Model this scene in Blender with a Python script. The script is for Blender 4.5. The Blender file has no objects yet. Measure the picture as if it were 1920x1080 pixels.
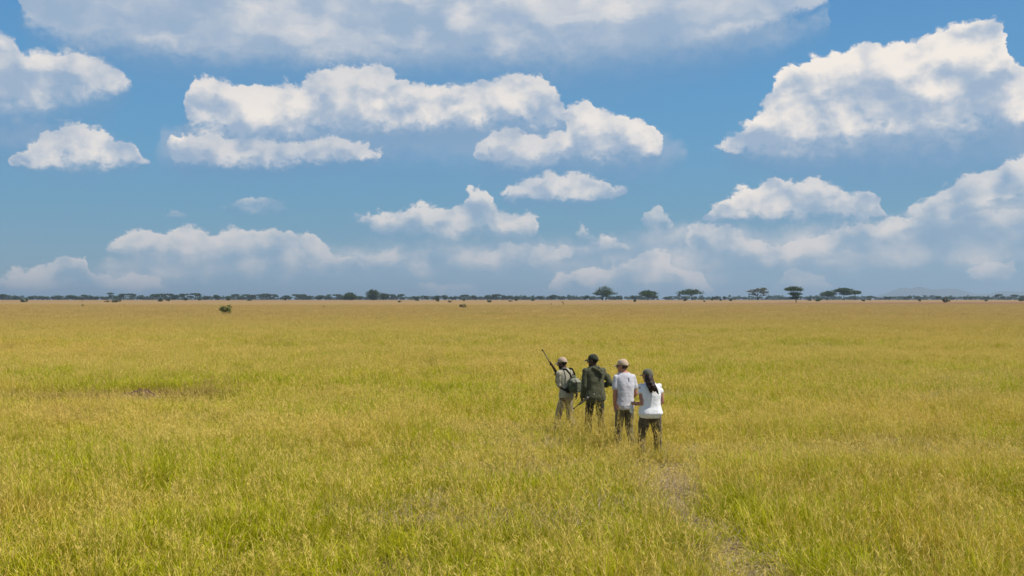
import bpy, bmesh, math, random
import numpy as np
from mathutils import Vector, Matrix

SC = bpy.context.scene
COL = SC.collection
R = math.radians

# ------------------------------------------------------------ camera
F = 1867.0                    # focal length in photo pixels (1920 wide), a 35 mm lens
HY = 562.0                    # photo row of the true horizon
CH = 2.9                      # eye height: standing on a vehicle
cam_d = bpy.data.cameras.new('camera')
cam_d.lens = 35.0; cam_d.sensor_width = 36.0
cam_d.clip_start = 0.1; cam_d.clip_end = 60000
cam = bpy.data.objects.new('camera', cam_d); COL.objects.link(cam)
cam.location = (0, 0, CH)
cam.rotation_euler = (R(90) + math.atan((HY-540)/F), 0, 0)
SC.camera = cam

# ------------------------------------------------------------ exposure
SC.view_settings.view_transform = 'Standard'
SC.view_settings.look = 'None'
SC.view_settings.gamma = 1.0
SC.view_settings.use_curve_mapping = False
SC.view_settings.exposure = 0.0

# ------------------------------------------------------------ sun
SUN_EL, SUN_AZ = 58.0, 104.0        # azimuth clockwise from the view direction (+Y): high, to the right
sd = bpy.data.lights.new('sun', 'SUN'); sd.energy = 4.8; sd.angle = R(0.55); sd.color = (1.0, 0.94, 0.84)
sun = bpy.data.objects.new('sun', sd); COL.objects.link(sun)
sv = Vector((math.sin(R(SUN_AZ))*math.cos(R(SUN_EL)), math.cos(R(SUN_AZ))*math.cos(R(SUN_EL)), math.sin(R(SUN_EL))))
sun.rotation_euler = sv.to_track_quat('Z', 'Y').to_euler()
sun.location = (30, -20, 60)

# ------------------------------------------------------------ small node language
class G:
    """node tree writer"""
    def __init__(s, nt): s.nt = nt; s.n = nt.nodes; s.l = nt.links
    def node(s, t, **kw):
        nd = s.n.new(t)
        for k, v in kw.items(): setattr(nd, k, v)
        return nd
    def put(s, sock, v):
        if isinstance(v, X): s.l.new(v.s, sock)
        elif isinstance(v, bpy.types.NodeSocket): s.l.new(v, sock)
        else: sock.default_value = v
    def m(s, op, *a, clamp=False):
        nd = s.n.new('ShaderNodeMath'); nd.operation = op; nd.use_clamp = clamp
        for i, v in enumerate(a): s.put(nd.inputs[i], v)
        return X(s, nd.outputs[0])
    def xyz(s, x, y, z=0.0):
        nd = s.n.new('ShaderNodeCombineXYZ')
        for i, v in enumerate((x, y, z)): s.put(nd.inputs[i], v)
        return X(s, nd.outputs[0])
    def sep(s, v):
        nd = s.n.new('ShaderNodeSeparateXYZ'); s.put(nd.inputs[0], v)
        return [X(s, o) for o in nd.outputs]
    def noise(s, vec, scale, detail=4, rough=0.5, dist=0.0, lac=2.0):
        nd = s.n.new('ShaderNodeTexNoise'); s.put(nd.inputs['Vector'], vec)
        nd.inputs['Scale'].default_value = scale; nd.inputs['Detail'].default_value = detail
        nd.inputs['Roughness'].default_value = rough; nd.inputs['Distortion'].default_value = dist
        nd.inputs['Lacunarity'].default_value = lac
        return X(s, nd.outputs[0])
    def smooth(s, x, a=0.0, b=1.0, lo=0.0, hi=1.0):
        nd = s.n.new('ShaderNodeMapRange'); nd.interpolation_type = 'SMOOTHSTEP'; nd.clamp = True
        for i, v in enumerate((x, a, b, lo, hi)): s.put(nd.inputs[i], v)
        return X(s, nd.outputs[0])
    def lin(s, x, a, b, lo=0.0, hi=1.0):
        nd = s.n.new('ShaderNodeMapRange'); nd.clamp = True
        for i, v in enumerate((x, a, b, lo, hi)): s.put(nd.inputs[i], v)
        return X(s, nd.outputs[0])
    def mix(s, f, a, b, mode='MIX'):
        nd = s.n.new('ShaderNodeMix'); nd.data_type = 'RGBA'; nd.blend_type = mode
        s.put(nd.inputs[0], f)
        for i, v in ((6, a), (7, b)):
            if isinstance(v, tuple) and len(v) == 3: v = (*v, 1.0)
            s.put(nd.inputs[i], v)
        return X(s, nd.outputs[2])
    def curve(s, x, pts):
        """pts in 0..1 x 0..1, piecewise smooth"""
        nd = s.n.new('ShaderNodeFloatCurve'); s.put(nd.inputs['Value'], x)
        c = nd.mapping.curves[0]
        c.points[0].location = pts[0]; c.points[1].location = pts[-1]
        for p in pts[1:-1]: c.points.new(*p)
        for p in c.points: p.handle_type = 'VECTOR'
        nd.mapping.update()
        return X(s, nd.outputs[0])
class X:
    def __init__(s, g, sock): s.g = g; s.s = sock
    def __add__(s, o): return s.g.m('ADD', s, o)
    def __radd__(s, o): return s.g.m('ADD', o, s)
    def __sub__(s, o): return s.g.m('SUBTRACT', s, o)
    def __rsub__(s, o): return s.g.m('SUBTRACT', o, s)
    def __mul__(s, o): return s.g.m('MULTIPLY', s, o)
    def __rmul__(s, o): return s.g.m('MULTIPLY', o, s)
    def __truediv__(s, o): return s.g.m('DIVIDE', s, o)

# ------------------------------------------------------------ world: clear sky and cumulus, in azimuth and elevation
def build_world():
    w = bpy.data.worlds.new('World'); SC.world = w; w.use_nodes = True
    nt = w.node_tree; nt.nodes.clear(); g = G(nt)
    out = g.node('ShaderNodeOutputWorld'); bg = g.node('ShaderNodeBackground')
    g.l.new(bg.outputs[0], out.inputs[0])
    bg.inputs[1].default_value = 0.1
    sky = g.node('ShaderNodeTexSky', sky_type='NISHITA', sun_disc=False)
    sky.sun_elevation = R(SUN_EL); sky.sun_rotation = R(SUN_AZ)
    sky.altitude = 1500; sky.air_density = 1.0; sky.dust_density = 0.3; sky.ozone_density = 2.0
    tc = g.node('ShaderNodeTexCoord')
    d = X(g, tc.outputs['Generated'])
    x, y, z = g.sep(d)
    az = g.m('MULTIPLY', g.m('ARCTAN2', x, y), 57.2958)
    el = g.m('MULTIPLY', g.m('ARCSINE', z), 57.2958)
    # clear blue: the Nishita sky, with the paler milky band low down
    rp = g.node('ShaderNodeValToRGB'); g.put(rp.inputs[0], g.lin(el, 0.0, 20.0))
    cr = rp.color_ramp; cr.elements[0].position = 0.0; cr.elements[1].position = 1.0
    stops = SKY_STOPS
    cr.elements[0].color = (*stops[0][1], 1); cr.elements[1].color = (*stops[-1][1], 1)
    for p, c in stops[1:-1]:
        e = cr.elements.new(p / 20.0); e.color = (*c, 1)
    ramp10 = g.mix(1.0, X(g, rp.outputs[0]), (10.0, 10.0, 10.0), 'MULTIPLY')
    front = (1.0 - g.smooth(el, 18.0, 40.0)) * 0.85
    base = g.mix(front, X(g, sky.outputs[0]), ramp10)
    # warps
    pv = g.xyz(az, el * 1.35, 3.7)
    w1 = g.noise(pv, 0.42, 6, 0.58) - 0.5
    w2 = g.noise(g.xyz(az, el * 1.35, 11.3), 0.55, 7, 0.62) - 0.5
    pb = g.xyz(az + w1 * 1.0, el * 1.25 + w2 * 1.0, 0.0)
    SX, SY = 0.5, 0.8                                               # towards the sun across the sky
    def P(k, seed, warp=1.0):
        return g.xyz(az + w1 * warp + SX*k, el * 1.25 + w2 * warp + SY*k, seed)
    bil = g.m('ABSOLUTE', g.noise(P(0, 0.0), 0.8, 4, 0.55) - 0.5)            # billow: creases where it nears zero
    bil2 = g.m('ABSOLUTE', g.noise(P(0.6, 0.0), 0.8, 4, 0.55) - 0.5)
    l1 = g.noise(P(0, 5.0), 0.42, 2.5, 0.5)
    l2 = g.noise(P(1.5, 5.0), 0.42, 2.5, 0.5)
    f1 = g.noise(P(0, 2.0), 1.3, 8, 0.62)
    f2 = g.noise(P(0.3, 2.0), 1.3, 5, 0.55)
    relief = (l1 - l2) * 2.5 + (f1 - f2) * 0.45 + (bil2 - bil) * 0.75
    st1 = g.noise(g.xyz(az * 0.30 + w1 * 1.2, el * 0.85 + w2 * 1.5 - az * 0.03, 21.0), 0.5, 5, 0.5)
    st2 = g.noise(g.xyz(az * 0.30 + w1 * 1.2 + 0.1, el * 0.85 + w2 * 1.5 - az * 0.03 + 0.5, 21.0), 0.5, 5, 0.5)
    big = g.noise(g.xyz(az * 0.6, el, 7.0), 0.33, 3, 0.5)
    azw = az + w1 * 2.6 + (f1 - 0.5) * 0.2
    elw = el + w2 * 1.6 - bil * 1.3 - (f1 - 0.5) * 0.35 + 0.13
    els = el + w1 * 1.3 + (f1 - 0.5) * 0.9
    u = g.lin(azw, -33.0, 33.0); u0 = g.lin(az, -33.0, 33.0)
    def px(p): return (math.degrees(math.atan((p-960)/F)) + 33.0) / 66.0
    def py(p, q=960): return math.degrees(math.atan((HY-p)/F*math.cos(math.atan((q-960)/F)))) / 22.0
    col = base
    for row in CLOUD_ROWS:
        soft, lit = row['soft'], row['lit']
        tp, bp, sp = [(0.0, 0.0)], [(0.0, 0.0)], [(0.0, 0.0)]
        for seg in row['segs']:
            s = seg['s']; pts = seg['p']
            a0, a1 = px(pts[0][0]), px(pts[-1][0])
            mid0 = py((pts[0][1]+pts[0][2])/2, pts[0][0]); mid1 = py((pts[-1][1]+pts[-1][2])/2, pts[-1][0])
            tp.append((a0-0.004, mid0-.02)); bp.append((a0-0.004, mid0+.02)); sp.append((a0-0.006, 0.0))
            for (qx, qt, qb) in pts:
                tp.append((px(qx), py(qt, qx))); bp.append((px(qx), py(qb, qx)))
            sp.append((a0+0.002, s)); sp.append((a1-0.002, s))
            tp.append((a1+0.004, mid1-.02)); bp.append((a1+0.004, mid1+.02)); sp.append((a1+0.006, 0.0))
        for L in (tp, bp, sp): L.append((1.0, 0.0 if L is sp else L[-1][1]))
        def clean(L):
            o = []
            for (a, b) in sorted(L, key=lambda q: q[0]):
                a = min(max(a, 0.0), 1.0); b = min(max(b, 0.0), 1.0)
                if o and a - o[-1][0] < 0.0004: continue
                o.append((a, b))
            return o
        top = g.curve(u, clean(tp)) * 22.0
        bot = g.curve(u, clean(bp)) * 22.0
        st = g.curve(u0, clean(sp))
        h = g.m('MAXIMUM', top - bot, 0.15)
        mt = g.smooth(top - elw, -0.12, soft)
        mb = g.smooth(els - bot, h * -0.12, h * row.get('bs', 0.5))
        body = mt * mb * (1.0 + (f1 - 0.5) * row.get('fr', 1.9) + (l1 - 0.5) * row.get('hole', 1.2))
        m = g.smooth(body, row.get('w0', 0.12), row.get('w1', 0.9)) * st
        tt = (elw - bot) / h
        if row.get('streak'):
            L = g.smooth((st1 - 0.5) * 2.0 + (l1 - 0.5) * 1.3 + g.smooth(el, 13.5, 17.5) * 0.4 + (st1 - st2) * 0.9 + lit, 0.0, 1.5)
        else:
            L = g.smooth(tt * 1.0 + relief * row.get('rel', 1.0) + (big - 0.5) * 1.3 + lit, 0.0, 1.30)
        far = g.m('SUBTRACT', 1.0, g.lin(el, 0.5, 7.0), clamp=True)
        dens = g.mix(L, g.mix(far, CL_DARK, CL_FARD), g.mix(far, CL_LIT, CL_FARL))
        under = g.smooth(els - bot, h * -0.55, h * 0.25) * mt * st * 0.5
        col = g.mix(under, col, g.mix(far, CL_BASE, CL_FARD))
        col = g.mix(m, col, dens)
    # the rest of the vault, outside the row's reach: scattered fair-weather cloud
    hi = g.smooth(el, 19.0, 26.0)
    side = g.smooth(g.m('ABSOLUTE', az), 33.0, 42.0)
    rest = g.m('MAXIMUM', hi, side * g.smooth(el, 2.0, 6.0))
    cov = g.smooth(g.noise(d, 2.6, 6, 0.55), 0.50, 0.66)
    col = g.mix(cov * rest * 0.8, col, (6.5, 6.7, 7.2))
    g.l.new(col.s, bg.inputs[0])
    w.cycles.sampling_method = 'MANUAL'; w.cycles.sample_map_resolution = 256

SKY_STOPS = [(0, (.205,.33,.43)), (2.0, (.18,.335,.46)), (5.0, (.14,.335,.50)), (8.0, (.128,.345,.56)), (12.0, (.105,.33,.60)), (20, (.075,.27,.59))]
CL_DARK = (3.5, 4.6, 6.1)
CL_LIT = (9.3, 8.6, 7.9)
CL_BASE = (1.7, 3.2, 5.2)
CL_FARD = (2.7, 4.1, 5.3)
CL_FARL = (7.0, 6.6, 6.6)
# each segment: strength and photo outline (column, top row, bottom row), nearest rows last
CLOUD_ROWS = [
 dict(soft=1.6, lit=-0.15, bs=0.5, w0=0.0, w1=0.9, rel=0.5, fr=0.7, hole=1.3, segs=[
   dict(s=0.75, p=[(140,505,560),(260,450,560),(420,425,560),(620,440,560),(760,440,560),(900,430,560),(1050,430,560),(1150,430,560),(1280,400,560),(1420,410,560),(1600,400,560),(1750,370,560),(1900,350,560),(2000,340,560)]) ]),
 dict(soft=1.0, lit=0.08, bs=0.9, w0=0.05, w1=1.0, rel=0.8, fr=1.5, hole=2.2, segs=[
   dict(s=0.75, p=[(230,500,540),(340,470,545),(480,462,545),(620,468,540),(760,455,535),(880,450,530),(1000,470,530),(1040,490,520)]),
   dict(s=0.75, p=[(1120,470,540),(1260,450,545),(1400,440,540),(1560,430,540),(1720,430,545),(1880,410,545),(2000,400,540)]) ]),
 dict(soft=1.3, lit=-0.7, bs=0.8, w0=0.0, w1=0.8, rel=0.4, fr=1.1, hole=1.0, segs=[
   dict(s=0.55, p=[(-200,200,310),(0,215,300),(180,225,290),(250,260,280)]),
   dict(s=0.60, p=[(300,225,318),(420,215,322),(560,215,318),(700,215,320),(860,200,330),(1000,205,345),(1150,215,345),(1240,240,330),(1290,270,300)]),
   dict(s=0.60, p=[(1360,250,300),(1480,240,325),(1620,230,330),(1800,210,330),(2000,190,335)]) ]),
 dict(soft=1.2, lit=-0.6, bs=0.9, w0=0.0, w1=0.8, rel=0.4, fr=1.0, hole=1.0, segs=[
   dict(s=0.6, p=[(120,40,105),(300,40,135),(500,50,150),(800,60,160),(1100,50,165),(1300,40,140),(1480,20,100),(1560,0,60)]) ]),
 dict(soft=0.5, lit=0.10, bs=0.8, w0=0.03, w1=0.6, rel=0.8, hole=.7, segs=[
   dict(s=0.85, p=[(-90,520,556),(0,515,560),(60,508,562),(90,493,562),(130,480,562),(160,478,562),(178,512,562),(215,512,562),(260,505,562),(290,508,556),(330,530,556)]),
   dict(s=0.7, p=[(780,535,556),(830,526,560),(880,530,560),(905,545,556)]),
   dict(s=0.95, p=[(1020,535,556),(1040,512,560),(1100,490,560),(1150,492,560),(1200,470,560),(1245,462,560),(1265,492,560),(1320,500,560),(1350,535,556)]),
   dict(s=0.7, p=[(1450,530,552),(1490,505,556),(1540,512,556),(1560,540,552)]),
   dict(s=0.8, p=[(1810,500,530),(1850,480,532),(1890,484,532),(1905,505,528)]) ]),
 dict(soft=0.45, lit=0.10, bs=0.8, w0=0.03, w1=0.65, rel=0.8, hole=.8, segs=[
   dict(s=0.80, p=[(205,458,470),(235,434,480),(265,420,488),(300,440,500),(330,420,505),(360,416,510),(400,432,515),(425,424,515),(470,426,520),(520,432,520),(590,440,520),(620,468,520),(662,482,515),(690,505,512)]),
   dict(s=0.8, p=[(905,480,500),(950,450,515),(1000,455,515),(1040,455,500),(1075,458,490),(1150,440,480),(1185,470,478)]),
   dict(s=0.8, p=[(1275,450,470),(1300,415,490),(1350,420,500),(1400,440,505),(1450,450,505),(1500,440,500),(1560,425,495),(1620,415,485),(1680,400,480),(1760,400,475),(1840,400,465),(1990,370,470)]) ]),
 dict(soft=0.45, lit=0.02, bs=0.8, w0=0.05, w1=0.65, hole=.8, segs=[
   dict(s=0.6, p=[(300,405,412),(330,392,412),(360,402,410)]),
   dict(s=0.45, p=[(420,385,392),(470,362,400),(520,372,400),(545,388,392)]),
   dict(s=0.80, p=[(640,410,420),(652,397,422),(690,395,440),(730,392,450),(770,378,455),(820,388,460),(870,370,462),(882,350,462),(912,347,462),(925,372,462),(960,392,460),(1000,395,455),(1015,425,440)]),
   dict(s=0.6, p=[(1075,430,450),(1095,415,460),(1125,440,455)]),
   dict(s=0.6, p=[(1200,400,430),(1240,375,440),(1265,400,430)]) ]),
 dict(soft=0.65, lit=0.08, bs=0.65, w0=.05, w1=.55, hole=.4, rel=.9, segs=[
   dict(s=0.92, p=[(940,352,366),(965,335,374),(1000,326,378),(1050,322,380),(1095,318,380),(1125,330,378),(1150,345,372),(1180,354,362)]),
   dict(s=1.0, p=[(1318,405,412),(1335,380,416),(1365,358,420),(1400,348,420),(1425,328,420),(1460,334,420),(1500,338,420),(1540,330,420),(1575,340,420),(1610,350,420),(1640,354,418),(1660,378,410),(1672,398,404)]),
   dict(s=0.85, p=[(1690,400,440),(1715,380,450),(1760,345,440),(1800,330,420),(1830,318,400),(1870,310,390),(1905,292,388),(1960,270,388),(2000,280,390)]) ]),
 dict(soft=0.45, lit=0.08, bs=0.7, w0=.05, w1=.6, hole=.6, rel=.9, segs=[
   dict(s=0.95, p=[(5,305,316),(20,285,318),(50,262,320),(90,248,322),(110,234,322),(150,228,322),(185,236,322),(205,258,322),(235,262,320),(255,268,318),(270,296,314),(284,303,310)]),
   dict(s=1.0, p=[(318,258,286),(340,244,306),(380,246,316),(450,250,320),(540,252,318),(640,254,312),(690,264,304),(720,278,294)]),
   dict(s=0.95, p=[(888,285,300),(905,262,310),(925,236,318),(960,240,322),(1010,248,322),(1055,232,320),(1068,188,316),(1095,178,312),(1120,200,312),(1150,198,312),(1180,214,310),(1210,224,306),(1232,252,300),(1245,280,292)]) ]),
 dict(soft=0.9, lit=-0.12, bs=0.8, w0=.05, w1=.75, rel=.8, fr=1.4, hole=.8, segs=[
   dict(s=0.95, p=[(-200,40,250),(0,52,262),(15,50,262),(40,92,262),(60,86,255),(100,80,232),(150,80,222),(200,98,205),(228,130,185),(245,150,165)]) ]),
 dict(soft=0.6, lit=0.06, bs=0.6, w0=.05, w1=.55, hole=.6, rel=1.0, segs=[
   dict(s=1.0, p=[(332,190,215),(345,158,250),(372,130,262),(410,136,266),(450,158,268),(500,150,266),(550,148,266),(580,124,266),(620,114,264),(700,116,262),(730,122,262),(760,150,258),(830,146,252),(880,152,250),(905,138,248),(960,132,248),(1015,136,248),(1045,160,244),(1065,185,232),(1078,205,215)]),
   dict(s=1.0, p=[(1345,268,280),(1375,240,292),(1395,222,300),(1430,180,302),(1450,150,304),(1480,112,304),(1510,96,304),(1560,90,302),(1600,86,300),(1640,74,298),(1680,70,296),(1720,58,294),(1770,44,290),(1810,28,284),(1850,26,276),(1888,32,268),(1898,90,262),(1920,110,256),(2000,120,250)]) ]),
 dict(soft=1.8, lit=0.18, bs=0.40, w0=0.0, w1=0.5, streak=1, fr=0.4, hole=0.5, segs=[
   dict(s=0.9, p=[(25,-60,10),(50,-100,40),(110,-140,78),(180,-150,82),(260,-150,92),(380,-150,104),(480,-150,112),(600,-150,116),(760,-150,112),(900,-150,112),(1060,-150,108),(1200,-140,96),(1350,-120,82),(1400,-100,60),(1460,-80,40),(1560,-60,0)]) ]),
]
build_world()
# ------------------------------------------------------------ helpers for things
def tag(o, label=None, cat=None, group=None, kind=None):
    if label: o['label'] = label
    if cat: o['category'] = cat
    if group: o['group'] = group
    if kind: o['kind'] = kind
    return o
def empty(name, loc=(0, 0, 0), rz=0.0, label=None, cat=None, group=None):
    o = bpy.data.objects.new(name, None); COL.objects.link(o)
    o.location = loc; o.rotation_euler = (0, 0, rz); o.empty_display_size = 0.3
    return tag(o, label, cat, group)
def meshobj(name, V, Fc, mat, parent=None, smooth=False, mats=None, midx=None):
    me = bpy.data.meshes.new(name); me.from_pydata([tuple(v) for v in V], [], [tuple(f) for f in Fc])
    for m in (mats or [mat]): me.materials.append(m)
    if midx is not None: me.polygons.foreach_set('material_index', midx)
    if smooth: me.polygons.foreach_set('use_smooth', [True]*len(me.polygons))
    me.update()
    o = bpy.data.objects.new(name, me); COL.objects.link(o)
    if parent: o.parent = parent
    return o
def fast_mesh(name, V, Fq, mat, attrs=None):
    """numpy verts (n,3), faces (m,k) all of one size"""
    V = np.asarray(V, np.float32); Fq = np.asarray(Fq, np.int32)
    k = Fq.shape[1]; me = bpy.data.meshes.new(name)
    me.vertices.add(len(V)); me.vertices.foreach_set('co', V.ravel())
    me.loops.add(Fq.size); me.loops.foreach_set('vertex_index', Fq.ravel())
    me.polygons.add(len(Fq)); me.polygons.foreach_set('loop_start', np.arange(0, Fq.size, k, dtype=np.int32))
    me.polygons.foreach_set('loop_total', np.full(len(Fq), k, np.int32))
    me.update(calc_edges=True); me.validate()
    for n, a in (attrs or {}).items():
        at = me.attributes.new(n, 'FLOAT', 'POINT'); at.data.foreach_set('value', np.asarray(a, np.float32))
    me.materials.append(mat)
    return me
def pbsdf(name, rough=0.8, spec=0.3):
    m = bpy.data.materials.new(name); m.use_nodes = True; nt = m.node_tree
    b = nt.nodes['Principled BSDF']; b.inputs['Roughness'].default_value = rough
    b.inputs['Specular IOR Level'].default_value = spec
    return m, G(nt), b
def mottled(name, c1, c2, scale=8.0, rough=0.85, bump=0.0, bscale=40.0, spec=0.25, space='Object'):
    m, g, b = pbsdf(name, rough, spec)
    tc = g.node('ShaderNodeTexCoord'); v = tc.outputs[space]
    n = g.noise(v, scale, 4, 0.6)
    g.l.new(g.mix(g.smooth(n, 0.3, 0.7), c1, c2).s, b.inputs['Base Color'])
    if bump:
        bn = g.node('ShaderNodeBump'); bn.inputs['Strength'].default_value = bump; bn.inputs['Distance'].default_value = 0.01
        g.l.new(g.noise(v, bscale, 4, 0.6).s, bn.inputs['Height']); g.l.new(bn.outputs[0], b.inputs['Normal'])
    return m
rng = np.random.default_rng(7); random.seed(7)

def vnoise(x, y, seed=0):
    """value noise 0..1"""
    xi = np.floor(x).astype(np.int64); yi = np.floor(y).astype(np.int64); fx = x-xi; fy = y-yi
    fx = fx*fx*(3-2*fx); fy = fy*fy*(3-2*fy)
    def h(a, b):
        n = (a*374761393 + b*668265263 + seed*1442695041) & 0xffffffff
        n = ((n ^ (n >> 13)) * 1274126177) & 0xffffffff
        return ((n ^ (n >> 16)) & 0xffff) / 65535.0
    return (h(xi, yi)*(1-fx)+h(xi+1, yi)*fx)*(1-fy) + (h(xi, yi+1)*(1-fx)+h(xi+1, yi+1)*fx)*fy
def fbm(x, y, seed=0, oct=3):
    s = 0; a = 0.5; t = 0
    for i in range(oct):
        s = s + a*vnoise(x*2**i, y*2**i, seed+i); t += a; a *= 0.5
    return s/t
def sstep(a, b, x):
    t = np.clip((x-a)/(b-a), 0, 1); return t*t*(3-2*t)
def gz(x, y):
    x = np.asarray(x, float); y = np.asarray(y, float); r = np.hypot(x, y)
    z = sstep(260, 1150, r) * 2.55
    z = z + (fbm(x/17.0, y/17.0, 3, 2)-0.5) * 0.30 * sstep(26, 60, r) * (1-sstep(300, 700, r))
    return z
def at_px(px, py):                       # photo pixel on the flat near ground -> metres
    Y = CH*F/(py-HY); return ((px-960)/F*Y, Y)
def at_d(px, D):                         # photo column at distance D
    x = (px-960)/F*D; return (x, D, float(gz(x, D)))

PATH = [at_px(*p) for p in [(1222,850),(1256,900),(1262,935),(1280,965),(1322,992),(1368,1030),(1402,1078),(1440,1150)]]
def path_dist(x, y):
    d = np.full(np.shape(x), 1e9)
    for (ax, ay), (bx, by) in zip(PATH[:-1], PATH[1:]):
        ux, uy = bx-ax, by-ay; L = ux*ux+uy*uy
        t = np.clip(((x-ax)*ux+(y-ay)*uy)/L, 0, 1)
        d = np.minimum(d, np.hypot(x-ax-t*ux, y-ay-t*uy))
    return d
MOUND = at_px(262, 750)
SPOT = at_px(1257, 905)

# ------------------------------------------------------------ grass colour by place: shared by the blades and the ground
def grass_place(g, P):
    """dryness 0..1, brown stain 0..1, from world position"""
    x, y, z = g.sep(P)
    P2 = g.xyz(x, y, 0.0)
    big = g.noise(P2, 0.045, 3, 0.55)
    mid = g.noise(P2, 0.28, 4, 0.6)
    fine = g.noise(P2, 1.3, 3, 0.6)
    r = g.m('SQRT', x*x + y*y)
    dist = g.smooth(r, 22.0, 120.0)
    dist2 = g.smooth(r, 50.0, 320.0)
    dry = (big - 0.5)*1.9 + (mid - 0.5)*2.3 + (fine - 0.5)*1.2 + 0.21 + dist*0.30 + dist2*0.35
    dry = g.m('ADD', dry, 0.0, clamp=True)
    # worn, reddish dead grass round the burrow
    mx = (x - MOUND[0] + 0.6) * 0.34; my = (y - MOUND[1] + 0.3) * 0.60
    bd = g.m('SQRT', mx*mx + my*my)
    brown = g.smooth(bd + (mid-0.5)*1.6, 1.5, 0.5)
    brown2 = g.smooth(g.noise(P2, 0.16, 4, 0.6), 0.62, 0.74) * 0.7
    brown = g.m('MAXIMUM', brown, brown2)
    band = g.smooth(g.m('ABSOLUTE', y - 560.0 - (x - 300.0)*0.2), 150.0, 60.0) * g.smooth(x, -60.0, 260.0)   # ploughed-looking dark strip far right
    return dry, brown, r, band, mid, fine

def grass_material():
    m = bpy.data.materials.new('grass_blades'); m.use_nodes = True; nt = m.node_tree; nt.nodes.clear(); g = G(nt)
    geo = g.node('ShaderNodeNewGeometry'); P = X(g, geo.outputs['Position'])
    dry, brown, r, band, mid, fine = grass_place(g, P)
    def attr(n):
        a = g.node('ShaderNodeAttribute'); a.attribute_name = n; return X(g, a.outputs['Fac'])
    rnd, hh, seed = attr('rnd'), attr('h'), attr('straw')
    gcol = g.mix(rnd, GR['green'], GR['lime'])
    gcol = g.mix(g.smooth(fine, 0.45, 0.7)*0.45, gcol, GR['deep'])
    dcol = g.mix(rnd, GR['straw'], GR['gold'])
    f = g.smooth(dry + (rnd-0.5)*0.9 + hh*0.16, 0.30, 0.80)
    c = g.mix(f, gcol, dcol)
    c = g.mix(g.m('MULTIPLY', seed, 0.85, clamp=True), c, GR['seed'])
    c = g.mix(g.smooth(seed, 1.2, 1.8), c, g.mix(rnd, (.36, .27, .15), (.78, .63, .41)))     # dead, bleached litter
    c = g.mix(brown * g.smooth(rnd, -0.5, 0.7), c, GR['brown'])
    c = g.mix(g.smooth(r, 32.0, 200.0)*0.72, c, (.45, .325, .145))      # reddish seeding grass of the open plain
    c = g.mix(g.smooth(hh, 0.6, 0.0)*0.55, c, GR['base'])          # shade low in the tuft painted in: blades darken towards the foot
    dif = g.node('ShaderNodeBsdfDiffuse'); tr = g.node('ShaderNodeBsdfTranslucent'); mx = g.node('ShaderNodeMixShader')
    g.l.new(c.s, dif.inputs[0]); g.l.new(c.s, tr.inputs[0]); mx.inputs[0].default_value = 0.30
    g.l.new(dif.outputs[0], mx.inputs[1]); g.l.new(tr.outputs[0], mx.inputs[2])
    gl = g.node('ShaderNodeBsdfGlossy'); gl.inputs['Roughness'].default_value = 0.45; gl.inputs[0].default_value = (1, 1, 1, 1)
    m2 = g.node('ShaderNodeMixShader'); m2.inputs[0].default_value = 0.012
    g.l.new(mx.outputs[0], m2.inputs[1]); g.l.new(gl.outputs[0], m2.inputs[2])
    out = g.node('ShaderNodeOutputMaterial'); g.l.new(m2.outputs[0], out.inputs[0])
    return m
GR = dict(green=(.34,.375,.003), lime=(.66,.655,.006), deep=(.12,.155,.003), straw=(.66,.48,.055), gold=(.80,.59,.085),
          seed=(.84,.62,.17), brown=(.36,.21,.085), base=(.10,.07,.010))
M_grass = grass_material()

def ground_material():
    m, g, b = pbsdf('ground_soil_and_turf', 0.95, 0.1)
    geo = g.node('ShaderNodeNewGeometry'); P = X(g, geo.outputs['Position'])
    dry, brown, r, band, mid, fine = grass_place(g, P)
    x, y, z = g.sep(P)
    soil = g.mix(g.noise(P, 3.0, 5, 0.6), (.085, .062, .022), (.16, .12, .05))
    f2 = g.noise(g.xyz(x, y*0.5, 0.0), 1.2, 6, 0.7)
    turf = g.mix(g.smooth(dry + (f2-0.5)*0.9, 0.30, 0.85), GR['tg'], GR['td'])
    turf = g.mix(brown*0.8, turf, (.23, .14, .06))
    turf = g.mix(g.smooth(f2, 0.5, 0.75)*0.5, turf, (.42, .32, .14))
    far = g.mix(g.smooth(r, 500.0, 1100.0), turf, GR['far'])
    far = g.mix(g.smooth(r, 150.0, 300.0)*0.6, far, (.29, .19, .095))
    far = g.mix(band*0.75, far, (.22, .115, .05))
    c = g.mix(g.smooth(r, 55.0, 170.0), soil, far)
    g.l.new(c.s, b.inputs['Base Color'])
    bn = g.node('ShaderNodeBump'); bn.inputs['Strength'].default_value = 0.6; bn.inputs['Distance'].default_value = 0.12
    g.l.new(g.noise(P, 5.0, 6, 0.7).s, bn.inputs['Height']); g.l.new(bn.outputs[0], b.inputs['Normal'])
    return m
GR.update(tg=(.30,.25,.02), td=(.38,.245,.065), far=(.31,.195,.10))
M_ground = ground_material()

def build_ground():
    rs = [0.0] + list(np.geomspace(2.0, 14000, 120)); na = 200; V = [(0, 0, 0.0)]; Fc = []
    for r in rs[1:]:
        a = np.linspace(0, 2*math.pi, na, endpoint=False); x = r*np.cos(a); y = r*np.sin(a)
        V += list(zip(x, y, gz(x, y)))
    for k in range(na): Fc.append((0, 1+k, 1+(k+1) % na))
    for i in range(len(rs)-2):
        o = 1+i*na; p = o+na
        for k in range(na):
            j = (k+1) % na; Fc.append((o+k, p+k, p+j, o+j))
    return tag(meshobj('ground', V, Fc, M_ground, smooth=True), kind='structure')
build_ground()

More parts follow.
